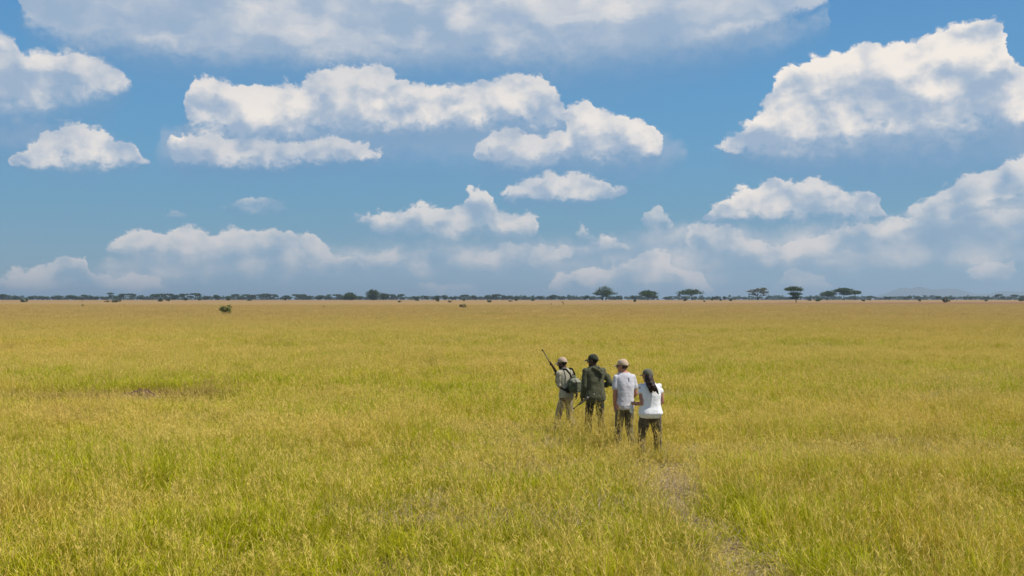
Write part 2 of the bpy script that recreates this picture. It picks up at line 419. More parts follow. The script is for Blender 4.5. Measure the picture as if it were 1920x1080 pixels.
def build_path():
    pts = []
    for (a, b) in zip(PATH[:-1], PATH[1:]):
        for t in np.linspace(0, 1, 6, endpoint=False): pts.append((a[0]+(b[0]-a[0])*t, a[1]+(b[1]-a[1])*t))
    pts.append(PATH[-1]); V = []; Fc = []; n = 6
    for i, p in enumerate(pts):
        q = pts[min(i+1, len(pts)-1)]; o = pts[max(i-1, 0)]
        d = Vector((q[0]-o[0], q[1]-o[1])).normalized(); nx, ny = d.y, -d.x
        w = 0.10 + 0.08*random.random()
        for k in range(n):
            s = (k/(n-1)*2-1)
            V.append((p[0]+nx*s*w, p[1]+ny*s*w, 0.006+0.014*(1-s*s)*random.random()))
    for i in range(len(pts)-1):
        for k in range(n-1):
            a = i*n+k; Fc.append((a, a+1, a+n+1, a+n))
    m = mottled('path_trodden_thatch', (.085,.06,.035), (.26,.20,.12), 9.0, 0.95, 1.0, 60.0, 0.1)
    return tag(meshobj('path', V, Fc, m, smooth=True), kind='structure')
build_path()

# ------------------------------------------------------------ grass: one field scattered from tuft meshes
def tuft_mesh(name, n, h0, h1, spread, lean, width, straw, seed_heads=False, flat=0.0):
    V = []; Fq = []; rnd = []; hh = []; st = []
    def strip(p0, p1, p2, p3, w, r_, s_, hs):
        ps = [p0, p1, p2, p3]; ws = [w, w*0.95, w*0.7, w*0.12]
        d = Vector((p3[0]-p0[0], p3[1]-p0[1], 0))
        a = random.uniform(0, math.pi*2); side = Vector((math.cos(a), math.sin(a), 0))
        b0 = len(V)
        for p, ww, h_ in zip(ps, ws, hs):
            p = Vector(p); V.append(p - side*ww*0.5); V.append(p + side*ww*0.5)
            for _ in range(2): rnd.append(r_); hh.append(h_); st.append(s_)
        for k in range(3):
            q = b0+2*k; Fq.append((q, q+1, q+3, q+2))
    for i in range(n):
        a = random.uniform(0, 2*math.pi); rr = spread*math.sqrt(random.random())
        bx, by = rr*math.cos(a), rr*math.sin(a)
        H = random.uniform(h0, h1); L = lean*random.uniform(0.2, 1.0)*H
        b = a + random.uniform(-1.2, 1.2); dx, dy = math.cos(b)*L, math.sin(b)*L
        z = lambda t: H*(t - flat*t*t*0.6)
        r_ = random.random(); s_ = (2.0 if straw > 1.5 and random.random() < .85 else 1.0) if random.random() < straw else 0.0
        strip((bx, by, -0.02), (bx+dx*.15, by+dy*.15, z(.4)), (bx+dx*.48, by+dy*.48, z(.75)), (bx+dx, by+dy, z(1.0)*(1-0.25*lean*random.random())), width*random.uniform(.7, 1.3), r_, s_, (0, .4, .75, 1))
    if seed_heads:
        for i in range(seed_heads):
            a = random.uniform(0, 2*math.pi); rr = spread*math.sqrt(random.random())
            bx, by = rr*math.cos(a), rr*math.sin(a); H = random.uniform(h1*1.05, h1*1.5)
            b = random.uniform(0, 2*math.pi); L = H*random.uniform(.1, .35); dx, dy = math.cos(b)*L, math.sin(b)*L; r_ = random.random()
            strip((bx, by, 0), (bx+dx*.15, by+dy*.15, H*.45), (bx+dx*.5, by+dy*.5, H*.8), (bx+dx, by+dy, H), width*.45, r_, .7, (.2, .5, .8, 1))
            for k in range(9):                       # the open panicle
                t = random.uniform(.74, 1.0); c = Vector((bx+dx*(t*t), by+dy*(t*t), H*t))
                o = Vector((random.uniform(-1, 1), random.uniform(-1, 1), random.uniform(.2, 1.2))).normalized()*random.uniform(.025, .06)
                strip(c, c+o*.35, c+o*.7, c+o, width*.9, r_, 1.0, (1, 1, 1, 1))
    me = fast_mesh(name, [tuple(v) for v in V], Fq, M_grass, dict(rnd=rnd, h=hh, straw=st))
    return bpy.data.objects.new(name, me)
TUFTS = [tuft_mesh('grass_tuft', 46, .14, .33, .20, 1.1, .0060, .03, 1),
         tuft_mesh('grass_tuft', 46, .15, .36, .22, 1.35, .0056, .06, 2),
         tuft_mesh('grass_tuft', 46, .11, .29, .23, 1.6, .0060, .14, 2),
         tuft_mesh('grass_tuft', 30, .18, .36, .20, .80, .0058, .25, 4),
         tuft_mesh('grass_tuft', 20, .18, .40, .17, .70, .0052, .55, 7),
         tuft_mesh('grass_tuft', 36, .10, .24, .26, 1.9, .0065, .55, 0, .7),     # lodged, trodden
         tuft_mesh('grass_tuft', 46, .10, .30, .24, 1.7, .0062, 2.0, 3, .6),     # dead and bleached
         tuft_mesh('grass_tuft', 40, .20, .34, .18, 1.3, .0060, .10, 10)]        # heavy with seed

def scatter(name, X_, Y_, Z_, S, SZ, IDX, label, cat):
    n = len(X_); me = bpy.data.meshes.new(name); me.vertices.add(n)
    me.vertices.foreach_set('co', np.stack([X_, Y_, Z_], 1).astype(np.float32).ravel())
    a = me.attributes.new('rot', 'FLOAT_VECTOR', 'POINT')
    rot = np.stack([rng.normal(0, .07, n), rng.normal(0, .07, n) , rng.uniform(0, 2*math.pi, n)], 1)
    a.data.foreach_set('vector', rot.astype(np.float32).ravel())
    a = me.attributes.new('scl', 'FLOAT_VECTOR', 'POINT'); a.data.foreach_set('vector', np.stack([S, S, SZ], 1).astype(np.float32).ravel())
    a = me.attributes.new('idx', 'INT', 'POINT'); a.data.foreach_set('value', IDX.astype(np.int32))
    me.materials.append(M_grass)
    o = bpy.data.objects.new(name, me); COL.objects.link(o); tag(o, label, cat, kind='stuff')
    ng = bpy.data.node_groups.new(name, 'GeometryNodeTree')
    ng.interface.new_socket('Geometry', in_out='INPUT', socket_type='NodeSocketGeometry')
    ng.interface.new_socket('Geometry', in_out='OUTPUT', socket_type='NodeSocketGeometry')
    N = ng.nodes; L = ng.links
    gi = N.new('NodeGroupInput'); go = N.new('NodeGroupOutput'); iop = N.new('GeometryNodeInstanceOnPoints'); jn = N.new('GeometryNodeJoinGeometry')
    m2p = N.new('GeometryNodeMeshToPoints'); L.new(gi.outputs[0], m2p.inputs[0]); L.new(m2p.outputs[0], iop.inputs['Points'])
    for t in reversed(TUFTS):
        oi = N.new('GeometryNodeObjectInfo'); oi.inputs['Object'].default_value = t; oi.inputs['As Instance'].default_value = True
        L.new(oi.outputs['Geometry'], jn.inputs[0])
    L.new(jn.outputs[0], iop.inputs['Instance']); iop.inputs['Pick Instance'].default_value = True
    def na(nm, dt):
        q = N.new('GeometryNodeInputNamedAttribute'); q.data_type = dt; q.inputs['Name'].default_value = nm
        return [s for s in q.outputs if s.enabled and s.name == 'Attribute'][0]
    L.new(na('idx', 'INT'), iop.inputs['Instance Index']); L.new(na('scl', 'FLOAT_VECTOR'), iop.inputs['Scale'])
    e2r = N.new('FunctionNodeEulerToRotation'); L.new(na('rot', 'FLOAT_VECTOR'), e2r.inputs[0]); L.new(e2r.outputs[0], iop.inputs['Rotation'])
    L.new(iop.outputs[0], go.inputs[0])
    md = o.modifiers.new('scatter', 'NODES'); md.node_group = ng
    return o

def grass_field():
    XS = []; YS = []; SS = []
    for (r0, r1, dens, s) in GRASS_RINGS:
        area = .60*(r1*r1-r0*r0) + 8*(r1-r0); n = int(area*dens)
        y = np.sqrt(rng.uniform(r0*r0, r1*r1, n*1)); x = rng.uniform(-1, 1, n)*(.60*y+3.5)
        XS.append(x); YS.append(y); SS.append(np.full(n, s)*rng.uniform(.75, 1.3, n))
    x = np.concatenate(XS); y = np.concatenate(YS); s = np.concatenate(SS); n = len(x)
    hgt = .50 + 1.0*fbm(x/2.2, y/2.2, 11, 3) + .25*(rng.random(n)-.5)
    typ = fbm(x/3.5, y/3.5, 23, 3) + .22*(rng.random(n)-.5)
    idx = np.select([typ < .42, typ < .56, typ < .70, typ < .80], [0, 1, 2, 3], 4)
    k = rng.random(n); idx = np.where(k < .07, 4, idx); idx = np.where((k > .07) & (k < .16), 3, idx)
    pat = fbm(x/4.5, y/2.6, 71, 3); idx = np.where((pat > .66) & (rng.random(n) < .55), 6, idx)
    pat2 = fbm(x/6.0, y/4.0, 91, 3); idx = np.where((pat2 > .63) & (rng.random(n) < .35) & (y < 60), 7, idx); idx = np.where((y > 40) & (rng.random(n) < .06), 7, idx)
    pd = path_dist(x, y); pw = .20 + .16*fbm(x*1.1, y*1.1, 5, 2)
    on = pd < pw; idx = np.where(on & (rng.random(n) < .95), 6, idx); hgt = np.where(on, hgt*.58, np.where(pd < pw+.30, hgt*.72, hgt))
    sp = np.hypot(x-SPOT[0], (y-SPOT[1])*.55); idx = np.where((sp < .30) & (rng.random(n) < .95), 6, idx); hgt = np.where(sp < .26, hgt*.85, hgt)
    near = (pd >= pw) & (pd < pw+.22); idx = np.where(near & (rng.random(n) < .3), 6, idx)
    md = np.hypot((x-MOUND[0]), (y-MOUND[1])*1.5); hgt = np.where(md < 1.6, hgt*np.clip(.25+.5*md, .25, 1), hgt)
    keep = ~((md < .75) | (on & (rng.random(n) < .10)) | ((pd < .10) & (rng.random(n) < .6)))
    md2 = np.hypot(x-MOUND[0]+1.2, (y-MOUND[1])*1.3); idx = np.where((md2 < 2.8) & (rng.random(n) < .7), 5, idx); hgt = np.where(md2 < 2.2, hgt*.7, hgt)
    # trodden round the walkers' feet
    for (wx, wy) in WALK:
        d = np.hypot(x-wx, y-wy); hgt = np.where(d < .5, hgt*.62, hgt); keep &= ~(d < .10)
        ring = (d < .75) & (rng.random(n) < .45); idx = np.where(ring, 4, idx)
    x, y, s, hgt, idx = x[keep], y[keep], s[keep], hgt[keep], idx[keep]
    for (wx, wy) in WALK:
        m = 18; x = np.append(x, wx + rng.uniform(-.38, .38, m)); y = np.append(y, wy - rng.uniform(.22, .75, m)); s = np.append(s, np.full(m, .8))
        hgt = np.append(hgt, rng.uniform(1.1, 1.9, m)); idx = np.append(idx, rng.choice([4, 6, 4, 7], m))
    scatter('savanna_grass', x, y, gz(x, y)-.01, s, np.minimum(s, 1.25)*hgt*GRASS_H, idx, 'tall green and straw coloured savanna grass covering the whole plain', 'grass')
GRASS_H = 1.1
GRASS_RINGS = [(7.5, 26, 34, 1.0), (26, 55, 18, 1.15), (55, 130, 6.5, 1.5), (130, 450, 0.75, 2.7)]
WALK = [(1.14, 20.8), (1.65, 20.2), (2.12, 18.67), (2.5, 17.95)]
grass_field()
# ------------------------------------------------------------ trees and bushes
def leaf_material(name, c1, c2, c3):
    m = bpy.data.materials.new(name); m.use_nodes = True; nt = m.node_tree; nt.nodes.clear(); g = G(nt)
    tc = g.node('ShaderNodeTexCoord'); P = X(g, tc.outputs['Object'])
    n = g.noise(P, 0.5, 4, 0.6); n2 = g.noise(P, 2.5, 2, 0.5)
    c = g.mix(g.smooth(n, 0.35, 0.65), c1, c2); c = g.mix(g.smooth(n2, 0.5, 0.8)*0.6, c, c3)
    d = g.node('ShaderNodeBsdfDiffuse'); t = g.node('ShaderNodeBsdfTranslucent'); mx = g.node('ShaderNodeMixShader'); mx.inputs[0].default_value = 0.25
    g.l.new(c.s, d.inputs[0]); g.l.new(c.s, t.inputs[0]); g.l.new(d.outputs[0], mx.inputs[1]); g.l.new(t.outputs[0], mx.inputs[2])
    out = g.node('ShaderNodeOutputMaterial'); g.l.new(mx.outputs[0], out.inputs[0])
    return m
M_leaf = leaf_material('acacia_leaf', (.055,.085,.022), (.095,.13,.034), (.15,.17,.055))
M_leafd = leaf_material('dark_bush_leaf', (.050,.075,.020), (.085,.115,.030), (.13,.15,.045))
M_leafb = leaf_material('dry_bush_leaf', (.12,.12,.05), (.18,.17,.07), (.25,.20,.09))
M_leafo = leaf_material('olive_bush_leaf', (.16,.18,.05), (.22,.24,.07), (.30,.28,.11))
M_bark = mottled('acacia_bark', (.055,.040,.026), (.12,.09,.06), 3.0, 0.95, 0.8, 12.0, 0.1)
M_dead = mottled('dead_wood', (.16,.12,.08), (.30,.24,.17), 3.0, 0.95, 0.6, 12.0, 0.1)

def tube_into(V, Fc, pts, rad, n=7, cap=True, flat=1.0, side=None):
    """a tapered limb through pts; rad: a radius per point"""
    b0 = len(V); pts = [Vector(p) for p in pts]
    for i, p in enumerate(pts):
        t = (pts[min(i+1, len(pts)-1)] - pts[max(i-1, 0)]).normalized()
        s = Vector(side) if side else (Vector((0, 1, 0)) if abs(t.z) > .8 else Vector((0, 0, 1)))
        u = t.cross(s).normalized(); v = u.cross(t).normalized()
        for k in range(n):
            a = 2*math.pi*k/n
            V.append(p + u*math.cos(a)*rad[i] + v*math.sin(a)*rad[i]*flat)
    for i in range(len(pts)-1):
        for k in range(n):
            j = (k+1) % n; a = b0+i*n; Fc.append((a+k, a+j, a+n+j, a+n+k))
    if cap:
        Fc.append(tuple(b0+k for k in range(n))[::-1]); Fc.append(tuple(b0+(len(pts)-1)*n+k for k in range(n)))

def leaves(pads, count, size, rs):
    """leaf sprays through flattened pads: (cx,cy,cz, rx,ry,rz_top,rz_bottom)"""
    vol = np.array([p[3]*p[4]*(p[5]+p[6]) for p in pads]) ** 0.8; vol /= vol.sum()
    V = []; Fq = []
    for p, w in zip(pads, vol):
        n = max(6, int(count*w))
        # clumps inside the pad so that gaps show through
        nc = max(3, n//22); d = rs.normal(size=(nc, 3)); d /= np.linalg.norm(d, axis=1)[:, None]
        d *= (rs.random(nc)**0.28)[:, None]; d[:, 2] = np.where(d[:, 2] < 0, d[:, 2]*p[6], d[:, 2]*p[5])
        cen = np.stack([p[0]+d[:, 0]*p[3], p[1]+d[:, 1]*p[4], p[2]+d[:, 2]], 1)
        ci = rs.integers(0, nc, n); pos = cen[ci] + rs.normal(size=(n, 3))*np.array([.12*p[3]+.12, .12*p[4]+.12, .10*(p[5]+p[6])+.08])
        u = rs.normal(size=(n, 3)); u[:, 2] *= .55; u /= np.linalg.norm(u, axis=1)[:, None]
        v = np.cross(u, rs.normal(size=(n, 3))); v /= np.linalg.norm(v, axis=1)[:, None]
        s = (size*rs.uniform(.6, 1.4, n))[:, None]; b = len(V)*4
        for k in range(n):
            V.append(np.stack([pos[k]-u[k]*s[k]-v[k]*s[k]*.35, pos[k]+u[k]*s[k]*.3-v[k]*s[k]*.7, pos[k]+u[k]*s[k]+v[k]*s[k]*.3, pos[k]-u[k]*s[k]*.2+v[k]*s[k]*.7]))
    V = np.concatenate(V); Fq = np.arange(len(V)).reshape(-1, 4)
    return V, Fq

def tree(name, label, cat, loc, pads, trunks, seed, count=4200, size=.36, mat=None, group=None, bark=None):
    """trunks: list of (base xyz, fork xyz, radius, [pad indices])"""
    rs = np.random.default_rng(seed); rd = random.Random(seed)
    root = empty(name, loc, 0, label, cat, group)
    V = []; Fc = []
    for (b, f, r, targets) in trunks:
        b = Vector(b); f = Vector(f); mid = (b+f)/2 + Vector((rd.uniform(-.25, .25), rd.uniform(-.25, .25), 0))
        tube_into(V, Fc, [b-Vector((0, 0, .4)), b+Vector((0, 0, .05)), mid, f], [r*1.45, r*1.15, r*.85, r*.7], 8)
        for ti in targets:
            p = pads[ti]; nl = 5 if p[3] > 2.5 else 3
            for k in range(nl):
                a = 2*math.pi*(k+rd.random()*.6)/nl; q = .62*rd.uniform(.6, 1.1)
                e = Vector((p[0]+math.cos(a)*p[3]*q, p[1]+math.sin(a)*p[4]*q, p[2]-p[6]*.2))
                m1 = f.lerp(e, .45) + Vector((0, 0, (e.z-f.z)*.12))
                tube_into(V, Fc, [f-Vector((0, 0, .1)), m1, e], [r*.45, r*.28, r*.09], 6)
                for h in range(2):
                    e2 = m1.lerp(e, .6) + Vector((rd.uniform(-1, 1)*p[3]*.35, rd.uniform(-1, 1)*p[4]*.35, rd.uniform(.1, .6)*p[5]))
                    tube_into(V, Fc, [m1, m1.lerp(e2, .55)+Vector((0, 0, .1)), e2], [r*.24, r*.14, r*.05], 5)
    meshobj('trunk', V, Fc, bark or M_bark, root, True)
    LV, LF = leaves(pads, count, size, rs)
    cm = fast_mesh('crown', LV, LF, mat or M_leaf)
    c = bpy.data.objects.new('crown', cm); COL.objects.link(c); c.parent = root
    return root

def P2(px0, px1, y0, y1, D, base, cx, dep=None, split=.6):
    """pad from the photo outline, in metres from the trunk base (column cx, row base)"""
    k = D/F; rx = (px1-px0)/2*k; h = (y1-y0)*k
    return ((px0+px1)/2*k-cx*k, 0, (base-y1)*k + h*(1-split), rx, dep or rx*.9, h*split, h*(1-split))

SOLO = 'umbrella acacias standing out on the open plain'
def solo(px, base, D, label, pads, trunks, seed, **kw):
    k = D/F; pd = [P2(a, b, c, d, D, base, px) for (a, b, c, d) in pads]
    tr = []
    for (bx, fx, fy, r, tg) in trunks: tr.append((((bx-px)*k, 0, 0), ((fx-px)*k, 0, (base-fy)*k), r, tg))
    return tree('acacia_tree', label, 'tree', at_d(px, D), pd, tr, seed, **kw)
solo(1134, 562.6, 1000, 'rounded green acacia on two dark trunks, leftmost of the big lone trees', [(1113,1156,544,553),(1118,1150,537,550),(1126,1144,546,557),(1112,1126,549,554)],
     [(1130, 1128, 553, .5, [0, 3]), (1136, 1137, 551, .55, [1, 2])], 1, group=SOLO)
solo(1215, 562.6, 1000, 'low dome-shaped green acacia, the second lone tree from the left', [(1198,1232,546,555),(1204,1226,544,551),(1219,1234,552,558)], [(1215, 1215, 557, .42, [0, 1, 2])], 2, group=SOLO)
solo(1297, 562.8, 1000, 'wide flat-topped acacia with a small tuft of crown hanging out to its left', [(1271,1317,545,552),(1280,1310,542.5,549),(1269,1276,550,554)], [(1298, 1297, 554, .42, [0, 1, 2])], 3, group=SOLO)
solo(1421, 562.8, 1000, 'thin see-through acacia with a spreading open crown of pale foliage', [(1401,1420,543,548),(1412,1438,539.5,545),(1424,1441,545,550),(1405,1418,549,553),(1428,1437,551,555)],
     [(1421, 1420, 556, .45, [0, 1, 3]), (1422, 1424, 555, .35, [2, 4])], 4, count=2400, mat=M_leafb, group=SOLO)
solo(1493, 567.2, 650, 'dark acacia with its crown in three stacked tiers, nearest of the lone trees', [(1473,1506,538,545.5),(1479,1503,548,554),(1481,1500,555.5,561)], [(1493, 1491, 556, .32, [0, 1, 2])], 5, size=.26, group=SOLO)
solo(1552, 563, 950, 'small flat acacia just left of the taller forked one', [(1539,1568,547,555),(1544,1562,546.5,551)], [(1551, 1552, 557, .35, [0, 1])], 6, count=2800, group=SOLO)
solo(1583, 563.2, 950, 'tall flat-crowned acacia on a forked trunk, beside a smaller one on its right', [(1565,1599,541,548),(1572,1592,539.5,544),(1573,1600,547,553)], [(1583, 1582, 553, .40, [0, 1, 2])], 7, group=SOLO)
solo(1604, 562.8, 980, 'small thin acacia, rightmost of the big lone trees', [(1593,1616,545.5,551),(1598,1612,545,549)], [(1604, 1603, 554, .25, [0, 1])], 8, count=2300, group=SOLO)
RB = 'big rounded trees in front of the far wood'
def roundtree(px, base, D, label, pads, seed, **kw):
    k = D/F; pd = [P2(a, b, c, d, D, base, px, split=.5) for (a, b, c, d) in pads]
    return tree('bush_tree', label, 'tree', at_d(px, D), pd, [((0, 0, 0), (0, 0, 2.2), .4, list(range(len(pd))))], seed, mat=M_leafd, group=RB, **kw)
roundtree(655, 562.8, 1050, 'low dark round tree, darkest dome left of centre on the skyline', [(642,669,551,562.5),(648,663,549,558)], 11)
roundtree(699, 562.8, 1050, 'tall round green tree standing highest in the left half of the skyline', [(686,712,546,558),(691,708,543.5,553),(692,708,553,562)], 12)
roundtree(719, 562.8, 1100, 'round tree touching the right side of the tallest round one', [(710,728,549.5,561)], 13, count=1500)

# ---- the far wood, tree by tree
def proto_tree(kind, seed):
    rs = random.Random(seed)
    if kind == 'flat':
        w = 5.2+rs.random()*1.5; H = 8.6
        pads = [(0, 0, H-1.2, w, w*.9, 1.1, .8), (rs.uniform(-2, 2), 0, H-.5, w*.6, w*.5, .9, .5), (w*.6*rs.choice([-1, 1]), 0, H-3, w*.5, w*.5, .8, .7)]
        tr = [((0, 0, 0), (.3, 0, H*.5), .32, [0, 1, 2])]
    elif kind == 'tiered':
        w = 4.5; H = 9.2
        pads = [(0, 0, H-1, w, w, .9, .7), (1.5, 0, H-3.8, w*.8, w*.7, .8, .8), (-2, 0, H-5.5, w*.6, w*.6, .9, .9)]
        tr = [((0, 0, 0), (0, 0, H*.45), .3, [0, 1, 2])]
    elif kind == 'round':
        w = 4.6; H = 7.8
        pads = [(0, 0, 4.4, w, w, 2.8, 2.9), (1.8, 0, 5.6, w*.55, w*.55, 2.0, 2.0), (-2.2, 0, 3.4, w*.6, w*.6, 2.0, 2.4)]
        tr = [((0, 0, 0), (0, 0, 2.0), .35, [0, 1, 2])]
    else:
        w = 7.0; H = 7.0
        pads = [(-3, 0, 4.6, w*.55, w*.5, 2.0, 2.3), (3, 0, 4.0, w*.5, w*.5, 2.0, 2.6), (0, 0, 3.2, w*.8, w*.5, 1.6, 2.2)]
        tr = [((-2, 0, 0), (-2, 0, 2.2), .3, [0, 2]), ((3, 0, 0), (3, 0, 2), .28, [1])]
    return pads, tr
WOOD = 'trees of the far wood along the skyline'
LAB = dict(flat='flat-topped acacia among the far wood on the skyline', tiered='acacia with crown in steps among the far wood on the skyline',
           round='round-crowned tree among the far wood on the skyline', thicket='broad low tree filling the gaps in the far wood')
CATP = {}
def copy_tree(o, parent=None):
    c = o.copy(); COL.objects.link(c)
    if parent: c.parent = parent
    for ch in o.children: copy_tree(ch, c)
    return c
protos = []
for i, k in enumerate(['flat', 'flat', 'tiered', 'round', 'round', 'thicket']):
    pads, tr = proto_tree(k, 40+i)
    o = tree({'flat': 'acacia_tree', 'tiered': 'acacia_tree', 'round': 'savanna_tree', 'thicket': 'thicket_tree'}[k], LAB[k], 'tree', (0, 0, 0), pads, tr, 60+i,
             count=1100, size=.6, mat=M_leafd if k in ('round', 'thicket') else M_leaf, group=WOOD)
    protos.append((k, o))
bpy.context.view_layer.update()
WR = random.Random(99); used = set()
# columns where the photo shows a crown rising above the band: (column, top row, kind)
BUMPS = [(-20,552,'flat'),(5,552,'flat'),(28,555,'round'),(60,555,'round'),(100,555,'round'),(131,552,'round'),(140,554,'thicket'),(158,553,'flat'),(180,555,'round'),(207,550,'tiered'),(232,551,'flat'),(246,551,'flat'),(262,553,'thicket'),
         (292,552,'flat'),(303,551,'flat'),(318,551,'flat'),(328,552,'round'),(345,551,'flat'),(367,550,'flat'),(388,554,'round'),(407,552,'round'),(428,554,'round'),(441,552,'flat'),(462,552,'flat'),(472,553,'flat'),
         (488,552,'flat'),(500,551,'flat'),(512,552,'flat'),(540,553,'round'),(556,552,'flat'),(566,552,'flat'),(580,554,'round'),(600,554,'round'),(617,553,'tiered'),(632,552,'flat'),(676,554,'round'),(735,552,'flat'),(752,552,'flat'),(780,553,'thicket'),
         (800,554,'round'),(820,553,'round'),(833,552,'round'),(850,554,'thicket'),(871,553,'flat'),(890,553,'round'),(915,552,'round'),(930,552,'flat'),(948,552,'thicket'),(970,554,'thicket'),(1012,553,'thicket'),(1036,552,'round'),(1052,553,'thicket'),
         (1098,553,'round'),(1160,554,'round'),(1188,554,'round'),(1250,555,'thicket'),(1340,554,'thicket'),(1358,555,'round'),(1518,555,'round'),(1632,555,'flat'),(1665,554,'thicket'),(1700,555,'round'),(1720,554,'round'),(1760,554,'round'),(1785,555,'thicket'),
         (1820,555,'round'),(1850,555,'thicket'),(1873,552,'flat'),(1880,554,'round'),(1902,553,'flat'),(1917,554,'round'),(1940,552,'flat')]
MARKS = [(-200, 'left edge'), (45, 'wide left bush'), (218, 'long thicket'), (315, 'clustered bushes'), (424, 'lone near bush'), (535, 'small upright bush'), (655, 'low dark dome'), (705, 'tallest round tree'),
         (819, 'upright middle bush'), (918, 'hump-shaped bush'), (1134, 'two-trunked acacia'), (1215, 'dome-shaped acacia'), (1297, 'wide flat-topped acacia'), (1421, 'see-through acacia'), (1493, 'three-tiered acacia'), (1604, 'last lone acacia'), (1774, 'shaggy brownish bush'), (2400, 'right edge')]
ORD = ['leftmost', 'second', 'third', 'fourth', 'fifth', 'sixth', 'seventh', 'eighth', 'ninth', 'tenth', 'eleventh', 'twelfth', 'thirteenth', 'fourteenth', 'fifteenth', 'sixteenth', 'seventeenth', 'eighteenth', 'nineteenth', 'twentieth']
KN = dict(flat='flat-topped', tiered='stepped', round='round', thicket='broad low')
def seg_of(px):
    for (a, an), (c, cn) in zip(MARKS[:-1], MARKS[1:]):
        if a <= px < c: return an, cn
def place_wood(px, D, H, kind, label):
    cand = [q for q in protos if q[0] == kind]; i = protos.index(WR.choice(cand)); k, o = protos[i]
    if i in used: o = copy_tree(o)
    used.add(i); o['label'] = label
    o.location = at_d(px, D); s = H/8.6; o.scale = (s*WR.choice([-1, 1])*WR.uniform(.9, 1.25), s*WR.uniform(.9, 1.1), s)
cnt = {}
for (px, y, kind) in sorted(BUMPS):
    D = WR.uniform(1500, 1800); key = (seg_of(px), kind); i = cnt.get(key, 0); cnt[key] = i+1
    tot = sum(1 for q in BUMPS if (seg_of(q[0]), q[2]) == key)
    num = '' if tot == 1 else ORD[i] + ' '
    place_wood(px + WR.uniform(-1, 1), D, (562.3-y)*D/F*1.0, kind, '%s%s skyline tree between the %s and the %s' % (num, KN[kind], key[0][0], key[0][1]))
back = []
while len(back) < 175:
    px = WR.uniform(-60, 1985); dens = 1.0 if px < 980 else .75
    if WR.random() > dens: continue
    back.append((px, WR.choice(['flat', 'round', 'thicket', 'round', 'thicket']), WR.uniform(1750, 2250), WR.uniform(554.3, 557.5) if px < 1050 else WR.uniform(555.5, 558.5)))
back.sort(); cnt = {}
for (px, kind, D, y) in back:
    sg = seg_of(px); key = (sg, kind); i = cnt.get(key, 0); cnt[key] = i+1
    tot = sum(1 for q in back if (seg_of(q[0]), q[1]) == key)
    num = '' if tot == 1 else ORD[i] + ' '
    place_wood(px, D, (562.3-y)*D/F*1.1, kind, '%shazy %s back-row tree between the %s and the %s' % (num, KN[kind], sg[0], sg[1]))

def far_wood():
    rs = np.random.default_rng(5); pads = []
    for k in range(760):
        px = rs.uniform(-120, 2040); D = rs.uniform(2500, 2900); x = (px-960)/F*D; h = rs.uniform(7.0, 11.5)
        pads.append((x, D, 2.5+h*.5, rs.uniform(9, 20), 5.0, h*.5, h*.52))
    V, Fq = leaves(pads, 52000, 1.7, rs)
    me = fast_mesh('distant_woodland', V, Fq, M_leafd); o = bpy.data.objects.new('distant_woodland', me); COL.objects.link(o)
    tag(o, 'hazy continuous belt of woodland far behind the skyline trees', 'woodland', kind='stuff')
far_wood()

# ---- bushes and dead branches scattered over the plain
def bush(px, base, w, h, label, seed, D=None, mat=None, group='bushes dotted over the far plain', count=320):
    if D is None: D = 3200/(base-561.0)*1.3 if base > 561.5 else 1300
    # distance at which the ground shows in that row
    Ds = np.linspace(90, 1500, 1400); rows = HY + (CH-gz((px-960)/F*Ds, Ds))*F/Ds
    D = float(Ds[np.argmin(abs(rows-base))]); k = D/F; W = w*k/2; H = h*k
    pads = [(0, 0, H*.5, W*.8, W*.7, H*.48, H*.5), (W*.45, 0, H*.38, W*.55, W*.5, H*.35, H*.38), (-W*.5, 0, H*.34, W*.5, W*.5, H*.3, H*.34)]
    rs = np.random.default_rng(seed); rd = random.Random(seed)
    root = empty('bush', at_d(px, D), 0, label, 'bush', group)
    V = []; Fc = []
    for j in range(11):
        a = rd.uniform(0, 6.28); e = Vector((math.cos(a)*W*rd.uniform(.3, 1.1), math.sin(a)*W*.7, H*rd.uniform(.5, 1.12)))
        tube_into(V, Fc, [(0, 0, -.1), e*.5+Vector((0, 0, H*.08)), e], [W*.05, W*.035, W*.012], 5)
    meshobj('stem', V, Fc, M_bark, root, True)
    LV, LF = leaves(pads, count, max(.09, min(H*.11, .3)), rs)
    c = bpy.data.objects.new('foliage', fast_mesh('foliage', LV, LF, mat or M_leafd)); COL.objects.link(c); c.parent = root
bush(424, 590, 24, 17, 'ragged green bush alone in the straw grass, nearest bush on the left', 201, mat=M_leafo, group=None, count=420)
